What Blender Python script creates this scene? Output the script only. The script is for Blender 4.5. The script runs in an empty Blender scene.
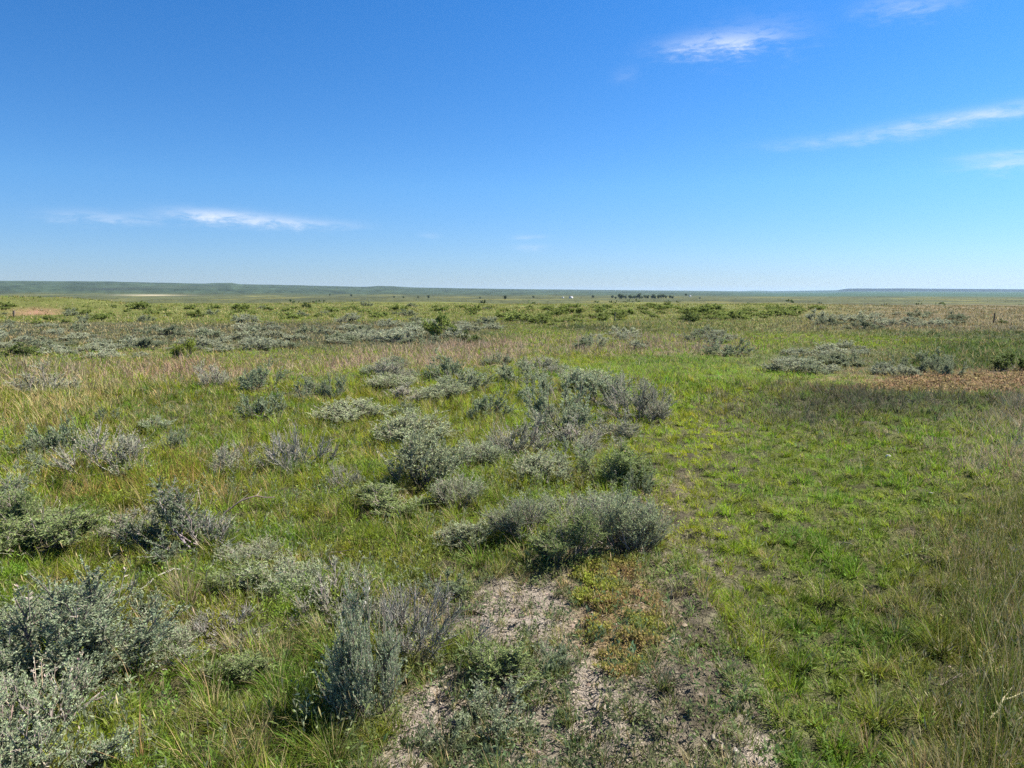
import bpy, math, random
import numpy as np
random.seed(7)
rng = np.random.default_rng(7)
SC = bpy.context.scene
COL = SC.collection

# ------------------------------------------------------------------ camera
F, CX, CY, Y0, H = 740.0, 512.0, 384.0, 292.0, 1.65
PITCH = math.atan((CY - Y0) / F)
CP, SP = math.cos(PITCH), math.sin(PITCH)

def ray(px, py):
    cx, cy = (px - CX) / F, (CY - py) / F
    d = np.array([cx, CP + cy * SP, -SP + cy * CP])
    return d / np.linalg.norm(d)

def project(x, y, z):
    dz = z - H
    dep = np.maximum(y * CP - dz * SP, 1e-3)
    return CX + F * x / dep, CY - F * (y * SP + dz * CP) / dep, dep

# ------------------------------------------------------------------ noise
_perm = np.random.default_rng(3).permutation(4096)
_grad = np.random.default_rng(4).uniform(0, 2 * np.pi, 4096)
def perlin(x, y, seed=0):
    x = np.asarray(x, float) + seed * 17.13; y = np.asarray(y, float) - seed * 9.71
    xi = np.floor(x).astype(np.int64); yi = np.floor(y).astype(np.int64)
    xf, yf = x - xi, y - yi
    def g(ix, iy, dx, dy):
        a = _grad[_perm[(_perm[ix & 4095] + iy) & 4095]]
        return np.cos(a) * dx + np.sin(a) * dy
    u = xf ** 3 * (xf * (xf * 6 - 15) + 10); v = yf ** 3 * (yf * (yf * 6 - 15) + 10)
    a = g(xi, yi, xf, yf) * (1 - u) + g(xi + 1, yi, xf - 1, yf) * u
    b = g(xi, yi + 1, xf, yf - 1) * (1 - u) + g(xi + 1, yi + 1, xf - 1, yf - 1) * u
    return (a * (1 - v) + b * v) * 1.5
def fbm(x, y, seed=0, oct=3):
    s, a, t = 0, 1.0, 0
    for k in range(oct):
        s = s + a * perlin(x * 2 ** k, y * 2 ** k, seed + k); t += a; a *= .5
    return s / t * 1.3
def sstep(a, b, x):
    t = np.clip((x - a) / (b - a), 0, 1); return t * t * (3 - 2 * t)

# ------------------------------------------------------------------ terrain height
_cx = [-900, -300, 0, 60, 110, 160, 205, 214, 232, 240, 300, 365, 378, 392, 410, 512, 640, 740, 758, 770, 836, 848, 900, 960, 1024, 1300, 1900]
_cy = [284, 282, 281, 281.2, 281.6, 282.8, 283.6, 283.0, 283.0, 284.2, 285.3, 286.9, 286.0, 286.2, 287.4, 289, 290.3, 291.2, 290.6, 291.2, 290.3, 288.6, 288.5, 288.9, 289.2, 289.5, 290]
_azc = np.array([math.atan((p - CX) / F * CP) for p in _cx])
_elc = np.array([math.atan((Y0 - v) / F * math.cos(a_)) for v, a_ in zip(_cy, _azc)])
# crest radius by azimuth
_rx = np.array([-900, 0, 300, 512, 700, 760, 1024, 1900]); _rr = np.array([6500, 7000, 8000, 10000, 13000, 16000, 16500, 16000.])
_azr = np.array([math.atan((p - CX) / F * CP) for p in _rx])
BANK = None
def height(x, y):
    x = np.asarray(x, float); y = np.asarray(y, float)
    r = np.hypot(x, y) + 1e-6
    az = np.arctan2(x, y)
    z = 0.022 * fbm(x * 1.6, y * 1.6, 1) * sstep(.3, 1.5, r)
    z = z + 0.07 * fbm(x * .22, y * .22, 5, 2) * sstep(2, 9, r)
    z = z + 0.28 * fbm(x * .035, y * .035, 9, 2) * sstep(25, 60, r) * (1 - sstep(300, 600, r))
    # clods of crusted soil close by
    z = z + 0.007 * fbm(x * 11, y * 11, 21, 2) * (1 - sstep(6, 11, r))
    z = z + .05 * np.maximum(0, fbm(x * 3.4, y * 3.4, 23, 2) + .1) * (1 - sstep(12, 24, r))
    if BANK is not None:
        (ax, ay), (bx, by) = BANK
        ux, uy = bx - ax, by - ay; L = math.hypot(ux, uy); ux /= L; uy /= L
        w = 0.05 * perlin(x * 4, y * 4, 33)
        s = (x - ax) * uy - (y - ay) * ux + w          # positive to the right of the line
        z = z + 0.085 * sstep(-.03, .05, s) * (1 - sstep(.3, 1.6, s)) * sstep(-.5, .1, (x - ax) * ux + (y - ay) * uy) * (1 - sstep(L - .1, L + .5, (x - ax) * ux + (y - ay) * uy))
    # low knoll on the left with a red cut bank
    z = z + 1.3 * np.exp(-((x + 47) / 13) ** 2 - ((y - 70) / 9) ** 2)
    z = z - .28 * sstep(45, 108, r) + 0.3 * np.exp(-((x - 18) / 34) ** 2 - ((y - 92) / 16) ** 2)
    # the terrace drops to the plain
    z = z - 15.5 * sstep(112, 560, r + 38 * fbm(az * 5, az * 0 + .5, 19, 3))
    z = z + 2.0 * fbm(x * .0025, y * .0025, 13, 3) * sstep(500, 1200, r)
    rc = np.interp(az, _azr, _rr)
    zc = H + rc * np.tan(np.interp(az, _azc, _elc))
    t = np.clip((r - 2600) / (rc - 2600), 0, 1)
    rise = t ** 1.15
    mesa = sstep(math.atan((730 - CX) / F), math.atan((770 - CX) / F), az)
    rise = rise * (1 - mesa) + mesa * (0.35 * t + .65 * sstep(.94, .985, t))
    body = (zc + 15.5) * rise
    body = body * (1 + .22 * fbm(x * .0011, y * .0011, 40, 3) * (1 - t) * np.minimum(1, 3 * t))
    z = z + body * (r > 2600)
    z = z - 120 * sstep(1.03, 1.5, r / rc)
    return z

_rs = np.geomspace(.6, 30000, 4000)
def ground_at(px, py, rmin=0):
    d = ray(px, py)
    h2 = math.hypot(d[0], d[1])
    X, Y, Z = _rs * d[0] / h2, _rs * d[1] / h2, H + _rs * d[2] / h2
    g = Z - height(X, Y)
    if rmin: g[_rs < rmin] = 1.0
    k = int(np.argmax(g < 0))
    if g[k] >= 0: k = len(_rs) - 2
    k = max(k, 1)
    t = g[k - 1] / (g[k - 1] - g[k] + 1e-12)
    r = _rs[k - 1] + (_rs[k] - _rs[k - 1]) * np.clip(t, 0, 1)
    x, y = r * d[0] / h2, r * d[1] / h2
    return float(x), float(y), float(height(x, y))
def flat_at(px, py):
    d = ray(px, py); t = -H / d[2]
    return d[0] * t, d[1] * t
BANK = (flat_at(668, 545), flat_at(770, 700))

# ------------------------------------------------------------------ mesh helpers
def make_mesh(name, V, T, tint=None, mats=(), mi=None, smooth=False):
    V = np.ascontiguousarray(V, np.float32); T = np.ascontiguousarray(T, np.int32)
    me = bpy.data.meshes.new(name)
    me.vertices.add(len(V)); me.vertices.foreach_set('co', V.ravel())
    me.loops.add(T.size); me.loops.foreach_set('vertex_index', T.ravel())
    me.polygons.add(len(T)); me.polygons.foreach_set('loop_start', np.arange(0, T.size, T.shape[1], dtype=np.int32))
    if tint is not None:
        c = np.ones((len(V), 4), np.float32); c[:, :3] = tint
        at = me.attributes.new('tint', 'FLOAT_COLOR', 'POINT'); at.data.foreach_set('color', c.ravel())
    for m in mats: me.materials.append(m)
    if mi is not None: me.polygons.foreach_set('material_index', np.ascontiguousarray(mi, np.int32))
    if smooth: me.polygons.foreach_set('use_smooth', np.ones(len(T), bool))
    me.update(); me.validate()
    return me

class Acc:
    """collects triangles of many strips"""
    def __init__(s): s.V, s.T, s.C, s.M, s.n = [], [], [], [], 0
    def add(s, V, T, C, mi=0):
        V = V.reshape(-1, 3); s.V.append(V); s.T.append(T.reshape(-1, 3) + s.n); s.C.append(C.reshape(-1, 3))
        s.M.append(np.full(T.size // 3, mi, np.int32)); s.n += len(V)
    def mesh(s, name, mats, smooth=False):
        return make_mesh(name, np.concatenate(s.V), np.concatenate(s.T), np.concatenate(s.C), mats, np.concatenate(s.M), smooth)

def strips(acc, P, yaw, th0, bend, L, W, C, twist=None, nseg=2, mi=0, tipc=None):
    """grass blades: N bent tapering strips rooted at P"""
    N = len(P)
    if N == 0: return
    twist = rng.uniform(-1.2, 1.2, N) if twist is None else twist
    hx, hy = np.cos(yaw), np.sin(yaw)
    wx, wy = -np.sin(yaw + twist), np.cos(yaw + twist)
    lv = [P.copy()]; p = P.copy()
    for k in range(nseg):
        th = th0 + bend * (k + .5) / nseg
        p = p + (L / nseg)[:, None] * np.stack([np.sin(th) * hx, np.sin(th) * hy, np.cos(th)], 1)
        lv.append(p)
    vs = []
    for k in range(nseg):
        w = W * (1 - .45 * (k / nseg)) * .5
        o = np.stack([wx * w, wy * w, np.zeros(N)], 1)
        vs += [lv[k] - o, lv[k] + o]
    vs.append(lv[nseg])
    V = np.stack(vs, 1); nv = 2 * nseg + 1
    t = []
    for k in range(nseg - 1): t += [(2*k, 2*k+1, 2*k+3), (2*k, 2*k+3, 2*k+2)]
    t.append((2*nseg-2, 2*nseg-1, 2*nseg))
    T = np.arange(N)[:, None, None] * nv + np.array(t)[None]
    Cv = np.repeat(C[:, None, :], nv, 1)
    if tipc is not None: Cv[:, -1, :] = tipc
    acc.add(V, T, Cv, mi)

def leaves(acc, P, D, L, W, C, mi=0):
    """small diamond leaves pointing along D"""
    N = len(P)
    r = rng.normal(size=(N, 3)); s = np.cross(D, r); s /= np.linalg.norm(s, axis=1, keepdims=True) + 1e-9
    L = np.broadcast_to(L, N)[:, None]; W = np.broadcast_to(W, N)[:, None]
    V = np.stack([P, P + D * L * .6 - s * W * .5, P + D * L * .6 + s * W * .5, P + D * L], 1)
    T = np.arange(N)[:, None, None] * 4 + np.array([(0, 1, 2), (1, 3, 2)])[None]
    acc.add(V, T, np.repeat(C[:, None, :], 4, 1), mi)

def tubes(acc, paths, radii, C, mi=0, sides=3):
    """paths (N,K,3), radii (N,K)"""
    N, K, _ = paths.shape
    if N == 0: return
    tan = np.gradient(paths, axis=1); tan /= np.linalg.norm(tan, axis=2, keepdims=True) + 1e-9
    ref = np.where(np.abs(tan[..., 2:3]) > .9, np.array([1., 0, 0]), np.array([0, 0, 1.]))
    a = np.cross(tan, ref); a /= np.linalg.norm(a, axis=2, keepdims=True) + 1e-9
    b = np.cross(tan, a)
    vs = []
    for k in range(sides):
        ang = 2 * np.pi * k / sides
        vs.append(paths + (a * math.cos(ang) + b * math.sin(ang)) * radii[..., None])
    V = np.stack(vs, 2)                                   # N,K,sides,3
    t = []
    for i in range(K - 1):
        for k in range(sides):
            q = (k + 1) % sides
            A, B, Cc, D = i*sides+k, i*sides+q, (i+1)*sides+q, (i+1)*sides+k
            t += [(A, B, Cc), (A, Cc, D)]
    T = np.arange(N)[:, None, None] * (K * sides) + np.array(t)[None]
    acc.add(V, T, np.repeat(C[:, None, :], K * sides, 1), mi)

def jit(c, n, s=.18, hs=.06):
    c = np.asarray(c, float); c = np.broadcast_to(c, (n, 3))
    return np.clip(c * (1 + rng.normal(0, s, (n, 1))) * (1 + rng.normal(0, hs, (n, 3))), .004, .9)

def tag(o, label, cat, group=None, kind=None):
    if label: o['label'] = label
    if cat: o['category'] = cat
    if group: o['group'] = group
    if kind: o['kind'] = kind
    return o
def link(name, data, parent=None):
    o = bpy.data.objects.new(name, data); COL.objects.link(o)
    if parent: o.parent = parent
    return o

# ------------------------------------------------------------------ materials
def nodes(name):
    m = bpy.data.materials.new(name); m.use_nodes = True
    nt = m.node_tree; nt.nodes.clear()
    out = nt.nodes.new('ShaderNodeOutputMaterial')
    return m, nt, out
def leafy(name, trans=.25, rough=.6, rnd=.12, spec=.25):
    m, nt, out = nodes(name); N, Lk = nt.nodes, nt.links
    at = N.new('ShaderNodeAttribute'); at.attribute_name = 'tint'
    oi = N.new('ShaderNodeObjectInfo')
    mr = N.new('ShaderNodeMapRange'); mr.inputs[3].default_value = 1 - rnd; mr.inputs[4].default_value = 1 + rnd
    Lk.new(oi.outputs['Random'], mr.inputs[0])
    tc = N.new('ShaderNodeNewGeometry'); nz = N.new('ShaderNodeTexNoise'); nz.inputs['Scale'].default_value = 60; nz.inputs['Detail'].default_value = 1
    Lk.new(tc.outputs['Position'], nz.inputs['Vector'])
    mr2 = N.new('ShaderNodeMapRange'); mr2.inputs[1].default_value = .3; mr2.inputs[2].default_value = .7; mr2.inputs[3].default_value = .82; mr2.inputs[4].default_value = 1.18
    Lk.new(nz.outputs[0], mr2.inputs[0])
    mu = N.new('ShaderNodeMath'); mu.operation = 'MULTIPLY'; Lk.new(mr.outputs[0], mu.inputs[0]); Lk.new(mr2.outputs[0], mu.inputs[1])
    vm = N.new('ShaderNodeVectorMath'); vm.operation = 'SCALE'
    Lk.new(at.outputs['Color'], vm.inputs[0]); Lk.new(mu.outputs[0], vm.inputs['Scale'])
    p = N.new('ShaderNodeBsdfPrincipled'); p.inputs['Roughness'].default_value = rough; p.inputs['Specular IOR Level'].default_value = spec
    Lk.new(vm.outputs[0], p.inputs['Base Color'])
    if trans > 0:
        tr = N.new('ShaderNodeBsdfTranslucent'); Lk.new(vm.outputs[0], tr.inputs['Color'])
        mx = N.new('ShaderNodeMixShader'); mx.inputs[0].default_value = trans
        Lk.new(p.outputs[0], mx.inputs[1]); Lk.new(tr.outputs[0], mx.inputs[2]); Lk.new(mx.outputs[0], out.inputs[0])
    else:
        Lk.new(p.outputs[0], out.inputs[0])
    return m
M_GRASS = leafy('grass_blade', .45, .6, 0, .05)
M_DRY = leafy('dry_straw', .2, .75, 0, .06)
M_LEAF = leafy('sage_leaf', .3, .8, .12, .05)
M_WOOD = leafy('sage_wood', 0, .9, .15, .04)
M_GREEN = leafy('shrub_leaf', .3, .65, .15, .08)
M_LITTER = leafy('plant_litter', 0, .9, 0, .05)

def ground_mat():
    m, nt, out = nodes('prairie_ground'); N, Lk = nt.nodes, nt.links
    at = N.new('ShaderNodeAttribute'); at.attribute_name = 'tint'
    ge = N.new('ShaderNodeNewGeometry')
    def noise(scale, detail=3, rough=.6):
        n = N.new('ShaderNodeTexNoise'); n.inputs['Scale'].default_value = scale; n.inputs['Detail'].default_value = detail; n.inputs['Roughness'].default_value = rough
        Lk.new(ge.outputs['Position'], n.inputs['Vector']); return n
    def rng_(src, a, b, c, d):
        r = N.new('ShaderNodeMapRange'); r.inputs[1].default_value = a; r.inputs[2].default_value = b; r.inputs[3].default_value = c; r.inputs[4].default_value = d
        Lk.new(src, r.inputs[0]); return r.outputs[0]
    def mul(a, b):
        r = N.new('ShaderNodeMath'); r.operation = 'MULTIPLY'; Lk.new(a, r.inputs[0]); Lk.new(b, r.inputs[1]); return r.outputs[0]
    fine = noise(26, 4); mid = noise(2.3, 3); grain = noise(170, 2)
    big = noise(.11, 4, .7); huge = noise(.006, 5, .65)
    f = mul(rng_(fine.outputs[0], .3, .7, .7, 1.25), rng_(mid.outputs[0], .3, .7, .85, 1.15))
    f = mul(f, rng_(grain.outputs[0], .3, .7, .85, 1.15))
    f = mul(f, rng_(big.outputs[0], .3, .7, .72, 1.28))
    f = mul(f, rng_(huge.outputs[0], .3, .7, .8, 1.2))
    vm = N.new('ShaderNodeVectorMath'); vm.operation = 'SCALE'; Lk.new(at.outputs['Color'], vm.inputs[0]); Lk.new(f, vm.inputs['Scale'])
    p = N.new('ShaderNodeBsdfPrincipled'); p.inputs['Roughness'].default_value = .95; p.inputs['Specular IOR Level'].default_value = .08
    Lk.new(vm.outputs[0], p.inputs['Base Color'])
    # crusted, cracked soil
    vo = N.new('ShaderNodeTexVoronoi'); vo.feature = 'DISTANCE_TO_EDGE'; vo.inputs['Scale'].default_value = 17
    wz = N.new('ShaderNodeVectorMath'); wz.operation = 'MULTIPLY_ADD'; wz.inputs[1].default_value = (.06, .06, .06)
    Lk.new(fine.outputs['Color'], wz.inputs[0]); Lk.new(ge.outputs['Position'], wz.inputs[2]); Lk.new(wz.outputs[0], vo.inputs['Vector'])
    cr = rng_(vo.outputs['Distance'], 0, .09, 0, 1)
    ad = N.new('ShaderNodeMath'); ad.operation = 'MULTIPLY_ADD'; ad.inputs[1].default_value = .5
    Lk.new(cr, ad.inputs[0]); Lk.new(fine.outputs[0], ad.inputs[2])
    ad2 = N.new('ShaderNodeMath'); ad2.operation = 'MULTIPLY_ADD'; ad2.inputs[1].default_value = .5
    Lk.new(grain.outputs[0], ad2.inputs[0]); Lk.new(ad.outputs[0], ad2.inputs[2])
    bp = N.new('ShaderNodeBump'); bp.inputs['Strength'].default_value = .9; bp.inputs['Distance'].default_value = .028
    Lk.new(ad2.outputs[0], bp.inputs['Height']); Lk.new(bp.outputs[0], p.inputs['Normal'])
    Lk.new(p.outputs[0], out.inputs[0])
    return m
M_GROUND = ground_mat()

# ------------------------------------------------------------------ cover map (what grows where)
# every layer: polygon on the ground, softness, values: dens, hgt, green colour, dry fraction, dry colour, soil tint
def poly_sd(x, y, P):
    d = np.full(x.shape, 1e18); inside = np.zeros(x.shape, bool); n = len(P)
    for i in range(n):
        (x0, y0), (x1, y1) = P[i], P[(i + 1) % n]
        ex, ey = x1 - x0, y1 - y0; wx, wy = x - x0, y - y0
        t = np.clip((wx * ex + wy * ey) / (ex * ex + ey * ey + 1e-12), 0, 1)
        d = np.minimum(d, (wx - t * ex) ** 2 + (wy - t * ey) ** 2)
        c = (y0 <= y) != (y1 <= y)
        xx = x0 + (y - y0) / (ey if abs(ey) > 1e-12 else 1e-12) * ex
        inside ^= c & (x < xx)
    d = np.sqrt(d); return np.where(inside, d, -d)

DEF = dict(dens=.85, hgt=.115, col=(.205, .275, .024), dry=.14, dcol=(.34, .285, .14), tint=(.11, .115, .04), forb=.5)
L_ = []
def layer(pts, soft=.05, w=1.0, wob=.1, **kw): L_.append((pts, soft, w, wob, kw))
# far terrace
layer([(-700, 322), (1700, 322), (1700, 303.4), (-700, 303.4)], .12, col=(.16, .19, .04), tint=(.14, .155, .046), dry=.2, hgt=.16)
layer([(-700, 345), (500, 350), (500, 321), (-700, 321)], .06, tint=(.115, .115, .065), col=(.12, .135, .05), dry=.35)
layer([(560, 333), (1100, 336), (1100, 310), (830, 312), (560, 322)], .06, tint=(.130, .150, .040), col=(.14, .17, .04), dry=.25, hgt=.15)
layer([(815, 330), (1300, 333), (1300, 303.5), (850, 304.5)], .08, tint=(.165, .140, .085), col=(.16, .15, .07), dry=.6)
layer([(540, 329), (640, 333), (640, 328), (560, 326)], .03, .8, tint=(.075, .085, .03), col=(.07, .09, .03), dry=.1)
layer([(830, 336), (1100, 345), (1100, 331), (900, 332)], .03, .9, tint=(.07, .09, .03), col=(.08, .11, .03), dry=.1)
# red earth cut on the knoll
layer([(18, 315.5), (56, 314.5), (52, 309.5), (34, 309), (20, 310)], .02, 1, .05, tint=(.29, .165, .11), dens=.05, col=(.2, .15, .07))
# left middle
layer([(-300, 380), (130, 378), (330, 372), (330, 352), (-300, 352)], .05, tint=(.15, .135, .06), dry=.4)
layer([(105, 388), (250, 380), (250, 362), (110, 364)], .05, .9, tint=(.28, .21, .13), dry=.75, dcol=(.36, .25, .17), hgt=.25)
layer([(250, 378), (300, 368), (345, 352), (545, 338), (545, 352), (520, 366), (360, 372)], .04, .95, tint=(.27, .21, .14), dry=.8, dcol=(.36, .27, .19), hgt=.22)
layer([(20, 394), (88, 388), (88, 366), (24, 366)], .05, .8, tint=(.24, .19, .14), dry=.8, dcol=(.33, .26, .2), hgt=.3)
layer([(-200, 432), (60, 428), (150, 400), (100, 380), (-200, 385)], .06, .8, tint=(.22, .19, .07), dry=.65, dcol=(.42, .34, .15), hgt=.2)
layer([(280, 425), (330, 385), (560, 378), (540, 420), (400, 470), (300, 470)], .05, .9, col=(.215, .265, .026), tint=(.14, .165, .03), dry=.12, hgt=.14)
layer([(60, 440), (250, 440), (240, 400), (130, 398)], .05, .7, col=(.15, .20, .03), dry=.2)
layer([(60, 512), (250, 500), (230, 462), (70, 470)], .06, .8, dry=.5, dcol=(.34, .22, .07), hgt=.2)
layer([(440, 480), (560, 480), (540, 440), (430, 440)], .05, .5, col=(.20, .25, .03), dry=.2)
layer([(90, 700), (230, 690), (280, 600), (170, 580), (100, 630)], .06, .7, dry=.55, dcol=(.33, .27, .19), hgt=.14, tint=(.16, .13, .075))
layer([(110, 790), (360, 790), (350, 640), (230, 640)], .06, .8, col=(.14, .20, .028), dry=.25, hgt=.115, dens=1.0)
# right
layer([(655, 1500), (655, 640), (640, 440), (680, 390), (1300, 396), (1900, 700), (1900, 1500)], .04, dens=.95, hgt=.068, col=(.175, .26, .024), dry=.12, dcol=(.34, .30, .16), tint=(.11, .135, .032), forb=.15)
layer([(520, 372), (545, 350), (700, 345), (960, 352), (960, 386), (860, 392), (740, 400), (690, 420), (640, 400)], .04, col=(.19, .27, .03), tint=(.135, .185, .032), dry=.06, hgt=.12, dens=1, forb=.1)
layer([(560, 358), (640, 352), (860, 352), (850, 364), (640, 366)], .03, .6, col=(.135, .205, .036), tint=(.1, .145, .03))
layer([(535, 362), (570, 352), (640, 352), (600, 366)], .03, .8, col=(.25, .30, .025), tint=(.17, .2, .02))
layer([(645, 620), (645, 430), (690, 395), (770, 390), (740, 450), (745, 560), (740, 640), (700, 600)], .05, .85, col=(.28, .35, .022), tint=(.12, .115, .06), dry=.08, dens=.68)
layer([(550, 356), (745, 356), (745, 336), (570, 334)], .03, .9, tint=(.22, .185, .11), dry=.7, dcol=(.33, .26, .18), hgt=.2)
layer([(740, 366), (900, 378), (960, 378), (930, 352), (800, 345)], .04, .8, tint=(.13, .13, .07), col=(.12, .14, .05), dry=.3)
layer([(880, 368), (1300, 385), (1300, 345), (930, 342)], .03, .95, col=(.075, .115, .025), tint=(.07, .095, .028), dry=.08, hgt=.2)
layer([(830, 392), (880, 380), (930, 373), (1300, 374), (1300, 400), (1024, 391), (930, 391)], .06, .95, .5, tint=(.285, .19, .115), col=(.25, .19, .08), dry=.6, dcol=(.35, .235, .145), hgt=.08, dens=.7, forb=0)
layer([(840, 391), (925, 391), (930, 383), (870, 384)], .02, .8, tint=(.25, .2, .06), col=(.24, .21, .05), dcol=(.33, .25, .09))
layer([(735, 412), (800, 390), (930, 393), (1300, 398), (1300, 428), (1000, 420), (880, 416), (820, 424)], .08, .95, .3, tint=(.085, .082, .055), col=(.10, .12, .045), dry=.5, dcol=(.14, .13, .09), hgt=.14, forb=.5)
layer([(935, 470), (1300, 520), (1300, 395), (1000, 402)], .05, .75, dry=.75, dcol=(.42, .36, .24), tint=(.2, .17, .1), hgt=.2)
layer([(890, 800), (900, 620), (925, 530), (1000, 490), (1900, 560), (1900, 1500), (890, 1500)], .06, .9, hgt=.12, col=(.15, .18, .035), dry=.3, dcol=(.36, .31, .16), tint=(.11, .11, .045))
# bare crust in the middle and its satellites
SOIL = (.355, .305, .25)
layer([(445, 600), (480, 578), (560, 572), (650, 545), (690, 590), (705, 640), (765, 700), (775, 800), (700, 1500), (250, 1500), (370, 800), (395, 730), (440, 660)], .10, .93, .4, dens=.42, hgt=.07, tint=(.285, .248, .198), dry=.35, forb=.4, col=(.135, .175, .05))
layer([(470, 650), (475, 605), (545, 590), (570, 612), (545, 645), (500, 660)], .02, 1, .07, dens=.05, tint=SOIL, forb=.12)
layer([(570, 735), (565, 690), (600, 680), (610, 720), (600, 745)], .02, 1, .05, dens=.05, tint=SOIL, forb=.12)
layer([(375, 790), (400, 700), (450, 670), (470, 690), (440, 745), (420, 800)], .02, 1, .06, dens=.07, tint=SOIL, forb=.15)
layer([(735, 775), (735, 740), (775, 735), (780, 775)], .02, 1, .05, dens=.1, tint=SOIL, forb=.1)
layer([(688, 585), (722, 590), (800, 705), (768, 712)], .02, .9, .05, hgt=.13, dens=1, col=(.225, .30, .022))
layer([(655, 690), (665, 600), (700, 600), (745, 690), (735, 760), (650, 760)], .03, .8, .06, tint=(.20, .17, .125), dens=.6, hgt=.06, dry=.6, dcol=(.3, .24, .17), forb=.3)
layer([(575, 660), (575, 575), (630, 570), (655, 610), (660, 670), (620, 690)], .04, .95, .07, tint=(.25, .18, .09), dens=.1, forb=.3)
layer([(650, 545), (665, 470), (690, 470), (700, 545)], .03, .5, .12, tint=(.22, .18, .13), dens=.5)
layer([(600, 492), (640, 470), (665, 480), (650, 510)], .03, .8, .1, tint=(.26, .2, .14), dens=.2)
layer([(515, 520), (560, 496), (590, 505), (545, 535)], .03, .6, .08, tint=(.24, .2, .15), dens=.3)

def to_world(pts):
    o = []
    for a, b in pts:
        x, y, z = ground_at(a, b) if b < 340 else (*flat_at(a, b), 0)
        o.append((x, y))
    return o
LAYERS = [(to_world(p), s, w, wob, kw) for p, s, w, wob, kw in L_]
KEYS = ('dens', 'hgt', 'col', 'dry', 'dcol', 'tint', 'forb')
def cover(x, y):
    r = np.hypot(x, y)
    c = {k: np.repeat(np.asarray(DEF[k], float)[None] if np.ndim(DEF[k]) else np.array([DEF[k]]), len(x), 0).astype(float) for k in KEYS}
    # broad patchiness
    n1 = fbm(x * .9, y * .9, 61, 3); n2 = fbm(x * .25, y * .25, 71, 3); n3 = fbm(x * 3.2, y * 3.2, 67, 3); cl = fbm(x * 5.5, y * 5.5, 97, 3)
    for P, soft, w, wob, kw in LAYERS:
        mg = (soft + wob * .5) * np.maximum(r, 2); Pa = np.array(P)
        J = np.where((x > Pa[:, 0].min() - mg) & (x < Pa[:, 0].max() + mg) & (y > Pa[:, 1].min() - mg) & (y < Pa[:, 1].max() + mg))[0]
        if not len(J): continue
        s = soft * np.maximum(r[J], 1.5)
        sd = poly_sd(x[J], y[J], P) + wob * np.maximum(r[J], 2) * .35 * (n1[J] * .5 + n3[J] * .7)
        a = np.clip(sd / s * .5 + .5, 0, 1) * w
        for k, v in kw.items():
            if c[k].ndim == 2: c[k][J] = c[k][J] * (1 - a[:, None]) + np.asarray(v)[None] * a[:, None]
            else: c[k][J] = c[k][J] * (1 - a) + v * a
    near = 1 - sstep(30, 60, r)
    m = 1 + .22 * n2 + .32 * n3 * near
    c['col'] = np.clip(c['col'] * (1 + np.stack([.30, .0, -.1], -1)[None] * fbm(x * 2.1, y * 2.1, 181, 2)[:, None]), .01, .6)
    c['col'] = c['col'] * m[:, None]; c['tint'] = c['tint'] * (1 + .12 * n2)[:, None]
    c['dry'] = np.clip(c['dry'] * (1 + .9 * fbm(x * .6, y * .6, 81, 2)), 0, 1)
    c['hgt'] = c['hgt'] * np.clip(1 + .35 * n1 + .9 * cl * near, .35, 1.7)
    c['dens'] = c['dens'] * (1 - near * (1 - (.04 + 1.0 * sstep(-.42, -.12, cl))))
    th = sstep(.12, .5, fbm(x * 1.9, y * 1.9, 171, 3)) * near
    c['dry'] = np.clip(c['dry'] + .35 * th, 0, 1)
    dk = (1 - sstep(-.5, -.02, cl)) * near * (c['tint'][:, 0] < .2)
    c['tint'] = c['tint'] * (1 - .75 * dk[:, None]) + np.array((.07, .06, .04)) * .75 * dk[:, None]  # dark humus in the gaps, its tint also painting the shade between clumps
    # bare gaps
    gap = sstep(.28, .5, fbm(x * 1.7, y * 1.7, 91, 3)) * near
    c['dens'] = c['dens'] * (1 - .75 * gap)
    c['tint'] = c['tint'] * (1 - .35 * gap[:, None]) + np.array((.17, .14, .10)) * .35 * gap[:, None]
    return c

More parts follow.
